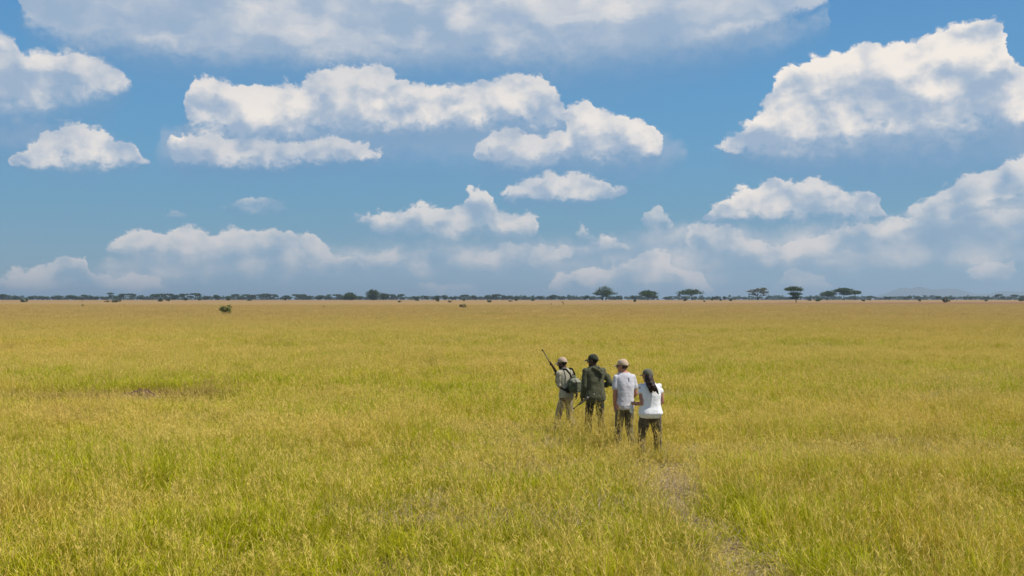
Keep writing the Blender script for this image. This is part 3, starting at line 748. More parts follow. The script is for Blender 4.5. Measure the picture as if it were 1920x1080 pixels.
BS = [(45,566.6,16,6.5,'wide dark bush near the left edge of the far plain'),(218,566.8,20,6,'long dark thicket below the left skyline, wider than its neighbours'),(201,566.5,10,3.5,'low dark bush touching the left end of a long thicket'),
      (301,565.5,9,6,'dark bush under the cluster of flat-topped trees'),(315,564.5,7,4,'small bush just right of the dark bush under the flat-topped trees'),(348,563.5,9,4.5,'small dark bush below the middle of the left skyline'),(374,563.4,7,3.5,'tiny bush under the rightmost flat-topped tree of the left cluster'),
      (467,564,14,3.5,'flat low bush under the skyline, right of the lone near bush'),(535,563.2,6,5,'small upright bush at the foot of the skyline'),(428,563.4,10,6,'round bush at the foot of the skyline above the near bush'),
      (749,567,9,3.5,'low flat bush in the straw, just right of the round trees'),(782,564,7,4,'tiny dark bush in the straw right of the low flat one'),(819.5,565.5,9,8,'upright dark bush, tallest of those in the middle distance'),(843,567,10,3.5,'very flat dark bush right of the tallest middle bush'),
      (870,564,6,4,'tiny bush above the yellowish shrub'),(918,566.8,10,5,'dark hump-shaped bush near the centre'),(957,565.5,8,3,'small low bush at the very centre'),(968,564.2,6,4,'tiny round bush right of the centre'),(999,564.2,7,4,'small dark bush left of the lone trees'),
      (1190,566,5,4.5,'small upright bush between the first two lone trees'),(1285,564.6,8,5,'dark bush at the foot of the wide flat-topped acacia'),(1321,566,4,3,'tiny bush right of the wide flat-topped acacia'),(1335,563.6,6,3,'small bush between the wide acacia and the see-through one'),
      (1370,564.6,6,4,'small bush left of the see-through acacia'),(1351,564,5,3.5,'tiny round bush midway between the two wide lone trees'),(1518,564,7,4,'small bush right of the three-tiered acacia'),(1533,565,10,5,'dark double bush left of the small flat acacia'),(1536,564,8,5,'dark bush behind the double bush'),
      (1619,565,7,4,'small bush just beyond the rightmost lone tree'),(1630,563,6,4,'tiny bush under the right skyline'),(1724,565,6,3.5,'small dark bush under the faint hill'),(1774,567,14,9,'shaggy brownish bush, biggest on the right of the plain'),(1849,565,8,3.5,'small bush near the right skyline'),(1915,565,14,6,'dark bush cut by the right edge')]
for i, (px, base, w, h, lab) in enumerate(BS): bush(px, base, w, h, lab, 300+i, mat=M_leafb if 'brownish' in lab else M_leafd)
bush(868, 578.5, 15, 8, 'yellowish half-dry shrub in the straw grass left of the walkers', 400, mat=M_leafb, group=None, count=300)

def snag(px, base, w, h, label, seed, leafy=0):
    Ds = np.linspace(90, 1500, 1400); rows = HY + (CH-gz((px-960)/F*Ds, Ds))*F/Ds
    D = float(Ds[np.argmin(abs(rows-base))]); k = D/F; W = w*k/2; H = h*k; rd = random.Random(seed)
    V = []; Fc = []
    tube_into(V, Fc, [(0, 0, -.1), (W*.1, 0, H*.35), (W*.25, 0, H*.6)], [.07, .05, .04], 6)
    for j in range(6):
        e = Vector((rd.uniform(-1, 1)*W, rd.uniform(-.5, .5)*W, H*rd.uniform(.55, 1)))
        s = Vector((W*.15, 0, H*rd.uniform(.2, .5)))
        tube_into(V, Fc, [s, s.lerp(e, .5)+Vector((0, 0, H*.06)), e], [.045, .03, .012], 5)
    x, y, z = at_d(px, D)
    root = empty('dead_sapling', (x, y, z), 0, label, 'dead tree', 'dead saplings in the straw grass')
    meshobj('branch', V, Fc, M_dead if not leafy else M_bark, root, True)
    if leafy:
        LV, LF = leaves([(0, 0, H*.8, W*.7, W*.6, H*.15, H*.15)], leafy, .12, np.random.default_rng(seed))
        c = bpy.data.objects.new('foliage', fast_mesh('foliage', LV, LF, M_leafb)); COL.objects.link(c); c.parent = root
snag(606, 578, 16, 8, 'bare forked dead sapling leaning right, left of centre', 501)
snag(155, 577.5, 8, 8, 'thin twiggy sapling with a few leaves far to the left', 502, 25)
snag(154, 566.5, 12, 9, 'spindly small tree with sparse top, farther behind the twiggy sapling', 503, 60)
snag(1056, 573, 8, 8, 'leaning dark twig sapling straight above the man with the rifle', 504, 20)
snag(1033, 573, 6, 6, 'faint bare twigs left of the leaning dark sapling', 505)

# ------------------------------------------------------------ far hills
def hills():
    D = 12500.0; k = D/F
    prof = [(1560,562),(1640,559),(1652,555),(1665,550),(1680,545),(1700,541),(1722,539.5),(1745,543),(1765,542.5),(1790,542),(1806,548),(1822,551),(1845,552.5),(1865,549.5),(1880,547),(1905,546),(1925,546),(1960,549),(2010,556),(2060,562)]
    px = np.linspace(1560, 2060, 110); hh = np.interp(px, [p[0] for p in prof], [(562-p[1])*k for p in prof])
    V = []; Fc = []; ny = 14
    for j in range(ny):
        t = j/(ny-1); w = math.sin(math.pi*t)**.8 if 0 < t < 1 else 0
        for i, p in enumerate(px):
            y = D - 700 + 1400*t; x = (p-960)/F*D*(1+(t-.5)*.02)
            V.append((x, y, -5 + (hh[i]+8)*w*(.86+.28*float(vnoise(np.array(x/170), np.array(y/170), 9))) if hh[i] > 0 else -5))
    n = len(px)
    for j in range(ny-1):
        for i in range(n-1): a = j*n+i; Fc.append((a, a+1, a+n+1, a+n))
    m = mottled('hill_scrub', (.08,.085,.045), (.15,.13,.07), .004, 0.95, 0, spec=.05)
    tag(meshobj('hills', V, Fc, m, smooth=True), kind='structure')
hills()

# ------------------------------------------------------------ the burrow
def burrow():
    V = []; Fc = []; n = 34; L = 13
    for i in range(L):
        r = i/(L-1)
        for k in range(n):
            a = 2*math.pi*k/n; rx = .95*r; ry = .60*r
            z = .26*math.cos(r*math.pi/2)**1.2*(1+.4*random.uniform(-1, 1)) - .02
            if math.cos(a-math.radians(235)) > .55 and r < .62: z = -.10 + .15*(r/.62)**3     # the open mouth, towards us
            V.append((math.cos(a)*rx*(1+.12*random.uniform(-1, 1)), math.sin(a)*ry, z))
    for i in range(L-1):
        for k in range(n):
            j = (k+1) % n; Fc.append((i*n+k, (i+1)*n+k, (i+1)*n+j, i*n+j))
    m = mottled('burrow_earth', (.075,.045,.028), (.20,.125,.085), 9.0, 0.97, 1.0, 50.0, 0.05)
    o = meshobj('burrow_mound', V, Fc, m, smooth=True); o.location = (MOUND[0], MOUND[1], 0.02)
    tag(o, 'low heap of dug brown earth with a dark burrow mouth, in worn reddish grass', 'burrow')
burrow()

# ------------------------------------------------------------ the air
def haze():
    x0, x1, y0, y1, z0, z1 = -13800, 13800, -400, 13900, -1.5, 135
    V = [(x, y, z) for z in (z0, z1) for y in (y0, y1) for x in (x0, x1)]
    Fc = [(0,2,3,1),(4,5,7,6),(0,1,5,4),(2,6,7,3),(0,4,6,2),(1,3,7,5)]
    m = bpy.data.materials.new('haze'); m.use_nodes = True; nt = m.node_tree; nt.nodes.clear()
    v = nt.nodes.new('ShaderNodeVolumePrincipled'); v.inputs['Color'].default_value = (.66, .84, 1.0, 1)
    v.inputs['Density'].default_value = HAZE; v.inputs['Anisotropy'].default_value = 0.3
    o = nt.nodes.new('ShaderNodeOutputMaterial'); nt.links.new(v.outputs[0], o.inputs['Volume'])
    tag(meshobj('haze', V, Fc, m), 'thin blue air over the whole plain', 'haze', kind='stuff')
HAZE = 1.3e-4
# ------------------------------------------------------------ people
def cloth(name, c1, c2, scale=14.0, bump=0.35, rough=0.9):
    m, g, b = pbsdf(name, rough, 0.15)
    tc = g.node('ShaderNodeTexCoord'); v = tc.outputs['Object']
    n = g.noise(v, scale, 4, 0.6)
    g.l.new(g.mix(g.smooth(n, 0.3, 0.7), c1, c2).s, b.inputs['Base Color'])
    bn = g.node('ShaderNodeBump'); bn.inputs['Strength'].default_value = bump; bn.inputs['Distance'].default_value = 0.02
    g.l.new((g.noise(v, 7.0, 3, 0.5, 1.5) + g.noise(v, 26.0, 3, 0.5, 0.5)*0.25).s, bn.inputs['Height']); g.l.new(bn.outputs[0], b.inputs['Normal'])
    b.inputs['Sheen Weight'].default_value = 0.15
    return m
def skin(name, c1, c2):
    m, g, b = pbsdf(name, 0.5, 0.35)
    tc = g.node('ShaderNodeTexCoord'); n = g.noise(tc.outputs['Object'], 18.0, 4, 0.6)
    g.l.new(g.mix(n, c1, c2).s, b.inputs['Base Color']); b.inputs['Subsurface Weight'].default_value = 0.05
    return m
MS_dark = skin('dark_brown_skin', (.060,.030,.018), (.105,.055,.034))
MS_tan = skin('sunburnt_skin', (.42,.185,.115), (.52,.26,.175))
MS_tan2 = skin('tanned_skin', (.36,.16,.10), (.46,.22,.15))
M_khaki = cloth('khaki_shirt', (.33,.305,.22), (.40,.37,.28)); M_khakitr = cloth('khaki_trousers', (.30,.25,.165), (.40,.34,.235))
M_olive = cloth('olive_jacket', (.064,.066,.035), (.098,.098,.056)); M_dtr = cloth('charcoal_trousers', (.022,.022,.018), (.04,.038,.03))
M_grey = cloth('pale_grey_cotton', (.53,.52,.55), (.60,.585,.62)); M_gtr = cloth('brown_grey_trousers', (.115,.095,.052), (.18,.15,.085))
M_white = cloth('white_cotton', (.80,.80,.82), (.86,.86,.87)); M_wtr = cloth('dark_brown_trousers', (.060,.046,.026), (.14,.11,.066))
M_capt = cloth('tan_cap_cloth', (.50,.37,.25), (.56,.43,.31), bump=.1); M_capp = cloth('pinkish_tan_cap_cloth', (.44,.32,.24), (.50,.38,.29), bump=.1)
M_capd = cloth('dark_green_cap_cloth', (.035,.036,.022), (.055,.055,.034), bump=.1); M_capo = cloth('olive_cap_cloth', (.12,.12,.08), (.16,.16,.11), bump=.1)
M_hairb = mottled('black_hair', (.008,.007,.006), (.02,.017,.014), 60.0, 0.6, 0.5, 120.0)
M_hairw = mottled('dark_brown_hair', (.012,.006,.004), (.034,.016,.010), 45.0, 0.5, 0.5, 90.0, 0.25)
M_hairm = mottled('brown_hair', (.05,.025,.013), (.09,.05,.028), 60.0, 0.6, 0.5, 120.0)
M_boot = mottled('boot_leather', (.05,.032,.02), (.10,.065,.04), 20.0, 0.7, 0.4, 50.0)
M_eye = mottled('eye_white', (.55,.52,.48), (.6,.58,.55), 30.0, 0.2)
M_pupil = mottled('iris', (.01,.008,.006), (.02,.014,.01), 30.0, 0.15)
M_black = mottled('black_webbing', (.012,.012,.011), (.03,.029,.026), 25.0, 0.8, 0.3, 60.0)
M_gun = mottled('gun_steel', (.018,.018,.020), (.04,.04,.043), 30.0, 0.35, 0.1, 60.0, 0.6); M_gun.node_tree.nodes['Principled BSDF'].inputs['Metallic'].default_value = .6
M_stock = mottled('gun_stock_wood', (.045,.018,.010), (.09,.04,.022), 12.0, 0.45, 0.2, 40.0, 0.4)
M_stock2 = mottled('grey_gun_stock', (.16,.14,.11), (.24,.21,.17), 12.0, 0.5, 0.2, 40.0, 0.4)
M_pack = cloth('green_pack_canvas', (.075,.088,.05), (.115,.13,.08), 18); M_packl = cloth('pale_pack_flap', (.22,.23,.17), (.30,.30,.23), 18)
M_lens = mottled('dark_lens', (.008,.008,.01), (.012,.012,.015), 10.0, 0.12, spec=.6)
M_steel = mottled('buckle_metal', (.6,.6,.6), (.7,.7,.7), 30.0, 0.25, spec=.6); M_steel.node_tree.nodes['Principled BSDF'].inputs['Metallic'].default_value = .9

class BM:
    def __init__(s): s.bm = bmesh.new()
    def sph(s, c, r, M=None, seg=16):
        rx, ry, rz = (r, r, r) if isinstance(r, (int, float)) else r
        m = Matrix.Translation(c) @ (M.to_4x4() if M else Matrix.Identity(4)) @ Matrix.Diagonal((rx, ry, rz, 1))
        bmesh.ops.create_uvsphere(s.bm, u_segments=seg, v_segments=max(8, seg*2//3), radius=1.0, matrix=m)
    def limb(s, pts, rad, n=14, flat=1.0, side=None, balls=True):
        V = []; Fc = []; pts = [Vector(p) for p in pts]
        # refine: catmull between joints so that limbs taper smoothly
        tube_into(V, Fc, pts, rad, n, True, flat, side)
        vs = [s.bm.verts.new(v) for v in V]
        for f in Fc: s.bm.faces.new([vs[i] for i in f])
        if balls and flat == 1.0:
            for p, r in zip(pts, rad): s.sph(p, r*.995, seg=12)
    def loft(s, rings, n=28, sq=2.3):
        """horizontal superellipse rings: (x, y, z, rx, ry)"""
        allv = []
        for (x, y, z, rx, ry) in rings:
            row = []
            for k in range(n):
                a = 2*math.pi*k/n; c, d = math.cos(a), math.sin(a)
                row.append(s.bm.verts.new((x+rx*math.copysign(abs(c)**(2/sq), c), y+ry*math.copysign(abs(d)**(2/sq), d), z)))
            allv.append(row)
        for a, b in zip(allv[:-1], allv[1:]):
            for k in range(n): j = (k+1) % n; s.bm.faces.new((a[k], a[j], b[j], b[k]))
        s.bm.faces.new(allv[0][::-1]); s.bm.faces.new(allv[-1])
    def box(s, c, d, M=None, bev=0.0):
        m = Matrix.Translation(c) @ (M.to_4x4() if M else Matrix.Identity(4)) @ Matrix.Diagonal((d[0], d[1], d[2], 1))
        r = bmesh.ops.create_cube(s.bm, size=1.0, matrix=m)
        if bev:
            es = list({e for v in r['verts'] for e in v.link_edges})
            bmesh.ops.bevel(s.bm, geom=es, offset=bev, segments=3, profile=.6, affect='EDGES')
    def out(s, name, mat, parent, voxel=None, smooth=2, disp=None, shade=True):
        bmesh.ops.recalc_face_normals(s.bm, faces=s.bm.faces)
        me = bpy.data.meshes.new(name); s.bm.to_mesh(me); s.bm.free(); me.materials.append(mat)
        o = bpy.data.objects.new(name, me); COL.objects.link(o)
        if voxel:
            r = o.modifiers.new('r', 'REMESH'); r.mode = 'VOXEL'; r.voxel_size = voxel; r.use_smooth_shade = True
            if smooth:
                q = o.modifiers.new('s', 'SMOOTH'); q.iterations = smooth; q.factor = .5
            if disp:
                t = bpy.data.textures.new('folds', 'CLOUDS'); t.noise_scale = disp[1]; t.noise_depth = 2
                d = o.modifiers.new('d', 'DISPLACE'); d.texture = t; d.strength = disp[0]; d.mid_level = .5; d.texture_coords = 'LOCAL'
            bpy.context.view_layer.update()
            dg = bpy.context.evaluated_depsgraph_get()
            nm = bpy.data.meshes.new_from_object(o.evaluated_get(dg)); nm.name = name
            o.modifiers.clear(); old = o.data; o.data = nm; bpy.data.meshes.remove(old)
        if shade: o.data.polygons.foreach_set('use_smooth', [True]*len(o.data.polygons))
        if parent: o.parent = parent
        return o

def hand(b, w, d, n, side, curl=.35, s=1.0):
    """w wrist, d pointing direction, n palm normal (fingers curl towards it), side = direction of the thumb"""
    d = Vector(d).normalized(); n = Vector(n); n = (n - d*n.dot(d)).normalized(); t = d.cross(n).normalized()
    if t.dot(Vector(side)) < 0: t = -t
    w = Vector(w); M = Matrix((t, d, n)).transposed()
    b.sph(w+d*.045*s, (.040*s, .052*s, .016*s), M, 14)
    b.limb([w-d*.01, w+d*.03*s], [.026*s, .024*s], 10)
    for i, (off, L, r) in enumerate(((.030, .070, .0085), (.010, .078, .0088), (-.010, .073, .0085), (-.029, .058, .0075))):
        p = w + d*(.082 - abs(off)*.25)*s + t*off*s; a = curl*(.8+.15*i); pts = [p - d*.02*s, p]; q = p; ang = 0
        for k, f in enumerate((.45, .32, .23)):
            ang += a*(.9, 1.15, .8)[k]; dr = d*math.cos(ang) + n*math.sin(ang) + t*off*1.2
            q = q + dr*L*f*s; pts.append(q)
        b.limb(pts, [r*s, r*s, r*.95*s, r*.88*s, r*.75*s], 8)
    p = w + d*.025*s + t*.030*s; q1 = p + (d*.6+t*.75+n*.25).normalized()*.036*s; q2 = q1 + (d*.85+t*.25+n*.55*(.5+curl)).normalized()*.032*s; q3 = q2 + (d*.8+n*.6*(.4+curl)).normalized()*.022*s
    b.limb([p-t*.012*s, p, q1, q2, q3], [.014*s, .0125*s, .0115*s, .0098*s, .008*s], 8)

def person(name, label, px, D, theta, spec):
    """theta: heading turned left of the view direction. positions in spec are in view axes relative to the feet"""
    root = empty('person', ((px-960)/F*D, D, 0), 0, label, 'person', 'walkers in single file')
    th = R(theta); Rz = Matrix.Rotation(th, 3, 'Z')
    k = spec['H']/1.78; fem = spec.get('fem', False)
    def L(v): return Rz @ Vector((v[0]*k, v[1]*k, v[2]*k))           # body axes -> view axes
    sw = .185 if not fem else .160; hw = .090
    lean = spec.get('lean', .02)
    shz, hipz = 1.44, .92
    sw = spec.get('sw', sw); shl = spec.get('shl', L((-sw, lean, shz))); shr = spec.get('shr', L((sw, lean, shz)))
    # torso rings in body axes, turned into view axes afterwards
    if not fem:
        T = [(.82,.10,.08,0),(.86,.145,.105,0),(.93,.165,.118,0),(1.00,.158,.108,.0),(1.08,.150,.100,.0),(1.17,.160,.108,lean*.3),(1.28,.178,.118,lean*.7),(1.38,.188,.118,lean),(1.445,.182,.104,lean),(1.485,.150,.088,lean),(1.515,.098,.075,lean+.004),(1.55,.062,.062,lean+.01)]
    else:
        T = [(.82,.11,.09,0),(.86,.165,.12,0),(.92,.195,.135,-.01),(1.00,.178,.122,-.005),(1.08,.150,.105,.0),(1.17,.152,.110,lean*.3),(1.27,.172,.124,lean*.7),(1.36,.174,.114,lean),(1.42,.168,.100,lean),(1.46,.138,.080,lean),(1.49,.085,.066,lean+.004),(1.53,.052,.054,lean+.01)]
    def torso(b, z0, z1, inf, flare=0.0, wid=1.0):
        b2 = BM(); rings = []
        zs = sorted(set([z0, z1] + [t[0] for t in T if z0 < t[0] < z1]))
        for z in zs:
            rx = np.interp(z, [t[0] for t in T], [t[1] for t in T]); rx = max(rx, .162) if (fem and inf > .015 and z < 1.42) else rx; ry = np.interp(z, [t[0] for t in T], [t[2] for t in T]); y = np.interp(z, [t[0] for t in T], [t[3] for t in T])
            fl = flare*max(0, (1.20-z))/.4
            rings.append((0, y*k, z*k, (rx*wid+inf+fl)*k, (ry+inf+fl*.8)*k))
        b2.loft(rings)
        me = bpy.data.meshes.new('t'); b2.bm.to_mesh(me); b2.bm.free(); me.transform(Rz.to_4x4()); b.bm.from_mesh(me); bpy.data.meshes.remove(me)
    # --- head frame
    hc = Vector(spec['head']); HM = Matrix.Rotation(R(spec['hyaw']), 3, 'Z') @ Matrix.Rotation(R(-spec.get('hpitch', 5)), 3, 'X') @ Matrix.Rotation(R(spec.get('hroll', 0)), 3, 'Y')
    hs = 1.05*k if not fem else 1.06*k
    def Hd(v): return hc + HM @ (Vector(v)*hs)
    # --- the body: one continuous surface
    b = BM()
    torso(b, .82, 1.55, 0)
    nb = L((0, lean+.005, 1.47)); b.limb([nb, nb.lerp(Hd((0, -.018, -.05)), .6), Hd((0, -.015, -.03))], [.060*k, .055*k, .052*k])
    b.sph(Hd((0, -.012, .028)), Vector((.074, .092, .088))*hs, HM, 20); b.sph(Hd((0, .026, -.038)), Vector((.056, .064, .074))*hs, HM, 20)
    b.sph(Hd((0, .072, -.094)), Vector((.024, .020, .018))*hs, HM); b.sph(Hd((0, .076, .024)), Vector((.046, .016, .013))*hs, HM)
    b.limb([Hd((0, .086, .010)), Hd((0, .100, -.012)), Hd((0, .110, -.030))], [.008*hs, .009*hs, .0125*hs]); b.sph(Hd((0, .085, -.060)), Vector((.024, .012, .0055))*hs, HM); b.sph(Hd((0, .083, -.070)), Vector((.020, .012, .006))*hs, HM)
    for s in (-1, 1): b.sph(Hd((s*.075, -.004, -.010)), Vector((.010, .019, .030))*hs, HM)
    for s in (-1, 1): b.sph(Hd((s*.040, .058, -.025)), Vector((.020, .020, .022))*hs, HM)
    arms = dict(l=(shl, Vector(spec['el']), Vector(spec['wl'])), r=(shr, Vector(spec['er']), Vector(spec['wr'])))
    ar = .92 if fem else 1.0
    for q, (s_, e, w) in arms.items():
        b.limb([s_, s_.lerp(e, .45), e, e.lerp(w, .35), w], [.050*k, .047*k*(1.12 if fem else 1), .038*k*ar, .040*k*ar, .026*k*ar])
    hand(b, *spec['hl'], s=k*.98*(.92 if fem else 1)); hand(b, *spec['hr'], s=k*.98*(.92 if fem else 1))
    legs = []
    for q in ('kl', 'kr'):
        s = -1 if q == 'kl' else 1; hip = L((s*hw, 0, hipz)); kn = L(spec[q][0]); an = L(spec[q][1]); legs.append((hip, kn, an, spec[q][2] if len(spec[q]) > 2 else 0))
        b.limb([hip, hip.lerp(kn, .45), kn, kn.lerp(an, .35), an], [.092*k, .076*k, .056*k, .055*k, .038*k])
    fdir = L((0, 1, 0)).normalized()
    for (hip, kn, an, pit) in legs:
        toe = an + fdir*.15*k + Vector((0, 0, -.045*k)); b.limb([an-fdir*.04*k+Vector((0, 0, -.035*k)), an+fdir*.06*k+Vector((0, 0, -.04*k)), toe], [.036*k, .040*k, .030*k])
    b.out('body', spec['skin'], root, voxel=.0055, smooth=1)
    for s in (-1, 1):
        e = BM(); e.sph(Hd((s*.030, .079, .002)), .0125*hs, seg=12); eo = e.out('eye', M_eye, root)
        e = BM(); e.sph(Hd((s*.030, .0875, .002)), .0058*hs, seg=10); e.out('iris', M_pupil, eo)
    # --- trousers and boots
    b = BM(); torso(b, .80, spec.get('trtop', .98), .006)
    for (hip, kn, an, pit) in legs:
        lo = an + Vector((0, 0, .02))
        b.limb([hip, hip.lerp(kn, .45), kn, kn.lerp(lo, .4), lo], [r*k for r in spec.get('leg', (.086, .090, .074, .074, .070))])
    b.out('trousers', spec['tr'], root, voxel=.0085, smooth=3, disp=(.018, .09))
    for (hip, kn, an, pit) in legs:
        b = BM(); b.limb([an+Vector((0, 0, .10*k)), an], [.040*k, .044*k]); b.limb([an-fdir*.05*k+Vector((0, 0, -.03*k)), an+fdir*.07*k+Vector((0, 0, -.035*k)), an+fdir*.17*k+Vector((0, 0, -.048*k))], [.045*k, .048*k, .036*k])
        b.out('boot', M_boot, root, voxel=.008)
    # --- shirt or jacket
    b = BM(); torso(b, spec['hem'], 1.525, .019, spec.get('flare', 0), spec.get('shw', 1.0))
    if spec.get('collar'): torso(b, 1.49, 1.548, .016)
    for q, (s_, e, w) in arms.items():
        sl = spec['sleeve']
        if sl <= 1.0:
            t = s_.lerp(e, sl); b.limb([s_.lerp(shl.lerp(shr, .5), .25)+Vector((0, 0, -.035)), s_+Vector((0, 0, -.004)), t], [.060*k, .061*k*(.97 if fem else .95), spec.get('cuff', .064)*k*ar])
            b.limb([s_+Vector((0, 0, -.03)), t, t+(t-s_).normalized()*.02], [.05*k, spec.get('cuff', .064)*k*ar, spec.get('cuff', .064)*k*ar], balls=False)
        else:
            c = e.lerp(w, sl-1.0); b.limb([s_.lerp(shl.lerp(shr, .5), .25)+Vector((0, 0, -.035)), s_+Vector((0, 0, -.006)), s_.lerp(e, .5), e, e.lerp(c, .5), c], [r*k for r in spec.get('slr', (.055, .060, .060, .056, .052, .044))])
    so = b.out(spec.get('top', 't_shirt'), spec['shirt'], root, voxel=.0075, smooth=3, disp=spec.get('fold', (.020, .10)))
    # --- hair and cap
    b = BM(); b.sph(Hd((0, -.020, .022)), Vector((.0765, .088, .084))*hs, HM, 20)
    if spec.get('beard'): b.sph(Hd((0, .036, -.066)), Vector((.057, .056, .050))*hs, HM, 18)
    if spec.get('long'):
        p = [Vector(v) for v in spec['long']]
        for j, (dx, r) in enumerate(((0, 1.0), (-.030, .8), (.030, .8), (.012, .6), (-.018, .6))):
            rr = [.055, .056, .050, .042, .030, .012]; off = [Vector((dx*(1+.25*i), .012*(j % 2), -.018*(j % 3)*i/4)) for i in range(len(p))]
            b.limb([a+o_ for a, o_ in zip(p, off)], [r_*r for r_ in rr[:len(p)]], 12)
    b.out('hair', spec['hair'], root, voxel=.0065, smooth=1, disp=(.006, .03))
    b = BM(); V = []; n = 30; m = 11
    rows = []
    for i in range(m+1):
        ph = math.pi/2*i/m; row = []
        for j in range(n):
            a = 2*math.pi*j/n; cx = math.cos(a)*.0855*math.sin(ph)**.8; cy = math.sin(a)*.1035*math.sin(ph)**.8; cz = .030 + .098*math.cos(ph)**.85
            if math.sin(a) < 0: cz -= .030*(-math.sin(a))*math.sin(ph)**3
            row.append(b.bm.verts.new(Hd((cx, cy-.012, cz))))
            if i == 0: break
        rows.append(row)
    for j in range(n): b.bm.faces.new((rows[0][0], rows[1][j], rows[1][(j+1) % n]))
    for i in range(1, m):
        for j in range(n): q = (j+1) % n; b.bm.faces.new((rows[i][j], rows[i+1][j], rows[i+1][q], rows[i][q]))
    b.bm.faces.new(rows[-1][::-1]); b.sph(Hd((0, -.012, .129)), .006*hs, seg=8)
    cap = b.out('cap', spec['cap'], root)
    b = BM(); top = []; bot = []
    for i in range(7):
        t = i/6
        for j in range(13):
            s = j/12*2-1; w = .076*(1-.22*t*t); x = s*w; y = .050 + (.040+.078*t)*math.sqrt(max(0, 1-s*s*.72)); z = .034 - .020*t - .016*s*s
            top.append(b.bm.verts.new(Hd((x, y, z+.003)))); bot.append(b.bm.verts.new(Hd((x, y, z-.002))))
    for i in range(6):
        for j in range(12):
            a = i*13+j; b.bm.faces.new((top[a], top[a+1], top[a+14], top[a+13])); b.bm.faces.new((bot[a], bot[a+13], bot[a+14], bot[a+1]))
    edge = [i for i in range(13)] + [13*i+12 for i in range(1, 7)] + [78+j for j in range(11, -1, -1)] + [13*i for i in range(5, 0, -1)]
    for a, c in zip(edge, edge[1:]+edge[:1]): b.bm.faces.new((top[a], bot[a], bot[c], top[c]))
    b.out('visor', spec['cap'], cap)
    return root, so, Hd, HM, L, hs, cap

def tape(b, pts, w, t, face=(0, 0, 1)):
    """a flat strap"""
    b.limb(pts, [w]*len(pts), 8, flat=t/w, side=face, balls=False)

# ---- the man with the rifle, in front
D1 = 20.8
r1, s1, Hd1, HM1, L1, k1, cap1 = person('person', 'man in khaki shirt and pinkish tan cap holding a rifle upright, leading the file', 1062, D1, 45, dict(
    H=1.70, lean=.05, head=(-.085, .06, 1.570), hyaw=74, hpitch=10, skin=MS_dark, tr=M_khakitr, shirt=M_khaki, cap=M_capp, hair=M_hairb, beard=True, top='shirt',
    el=(-.150, -.100, 1.120), wl=(-.190, .035, 1.275), er=(.175, .075, 1.130), wr=(.215, .035, .935),
    hl=((-.190, .035, 1.275), (-.10, .55, .75), (-.75, .2, -.2), (.3, -.7, .6), 1.15), hr=((.215, .035, .935), (.12, -.1, -1), (-.9, -.2, 0), (-.3, .9, 0), .5),
    kl=((-.095, .16, .50), (-.09, .20, .085)), kr=((.10, .00, .49), (.10, -.24, .13)), hem=.90, flare=.012, sleeve=1.85, collar=True, cuff=.05, slr=(.055, .062, .060, .055, .051, .045), fold=(.020, .08)))
b = BM(); b.loft([(0, 0, 1.0*1.0, .158, .122), (0, 0, 1.045, .156, .12)]); me = None
belt = b.out('belt', M_black, r1); belt.rotation_euler = (0, 0, R(45)); belt.location = (0, 0, -.035)
b = BM(); b.box((0, 0, 0), (.085, .05, .11), Matrix.Rotation(R(30), 3, 'Z'), .012); b.box((.0, -.004, .035), (.09, .056, .045), Matrix.Rotation(R(30), 3, 'Z'), .01)
po = b.out('pouch', M_black, r1); po.location = (.03, -.155, 1.03)

def rifle(name, label, mz, bt, up, stock_m, loc, fat=1.0):
    """mz muzzle, bt butt, in view axes relative to loc; length is real"""
    root = empty('rifle', loc, 0, label, 'rifle', 'rifles carried by the guides')
    mz = Vector(mz); bt = Vector(bt); d = (mz-bt).normalized(); Lg = (mz-bt).length; u = Vector(up); u = (u-d*u.dot(d)).normalized(); s = d.cross(u)
    def P(t, v=0, w=0): return bt + d*t*Lg + u*v + s*w
    b = BM(); b.limb([P(.46, .012), P(.60, .013), P(1.0, .014)], [.013, .0105, .0085], 12, balls=False); b.out('barrel', M_gun, root)
    b = BM(); M = Matrix((s, d, u)).transposed()
    b.box(P(.40, .008), (.030, .20*Lg, .034), M, .006); b.limb([P(.34, .012), P(.34, .012, .035), P(.335, -.01, .055)], [.006, .006, .009], 8)
    b.out('receiver', M_gun, root)
    b = BM(); b.limb([P(0, -.055), P(.05, -.052), P(.22, -.024), P(.30, -.030)], [.060*fat, .056*fat, .030*fat, .026*fat], 12, flat=.38, side=tuple(s)); b.limb([P(.28, -.018), P(.45, -.012), P(.62, -.004), P(.72, .002)], [.026, .026, .022, .016], 12, flat=.8, side=tuple(s))
    b.sph(P(0, -.055), (.018, .01, .058*fat), M); b.out('stock', stock_m, root, voxel=.006)
    b = BM(); b.limb([P(.27, -.03), P(.29, -.065), P(.34, -.065), P(.36, -.015)], [.0035]*4, 6); b.out('trigger_guard', M_gun, root)
    b = BM(); b.box(P(.985, .030), (.006, .018, .022), M, .002); b.limb([P(.97, .014), P(1.0, .014)], [.0145, .0145], 12, balls=False); b.out('front_sight', M_gun, root)
    b = BM(); b.box(P(.66, .030), (.016, .03, .016), M, .003); b.out('rear_sight', M_gun, root)
    return root
O1 = ((1062-960)/F*D1, D1, 0)
rifle('rifle', 'dark rifle held muzzle-up in front of the leading man in khaki', (-.490, .125, 1.865), (.045, .235, .925), (-.7, -.1, -.5), M_stock, O1)

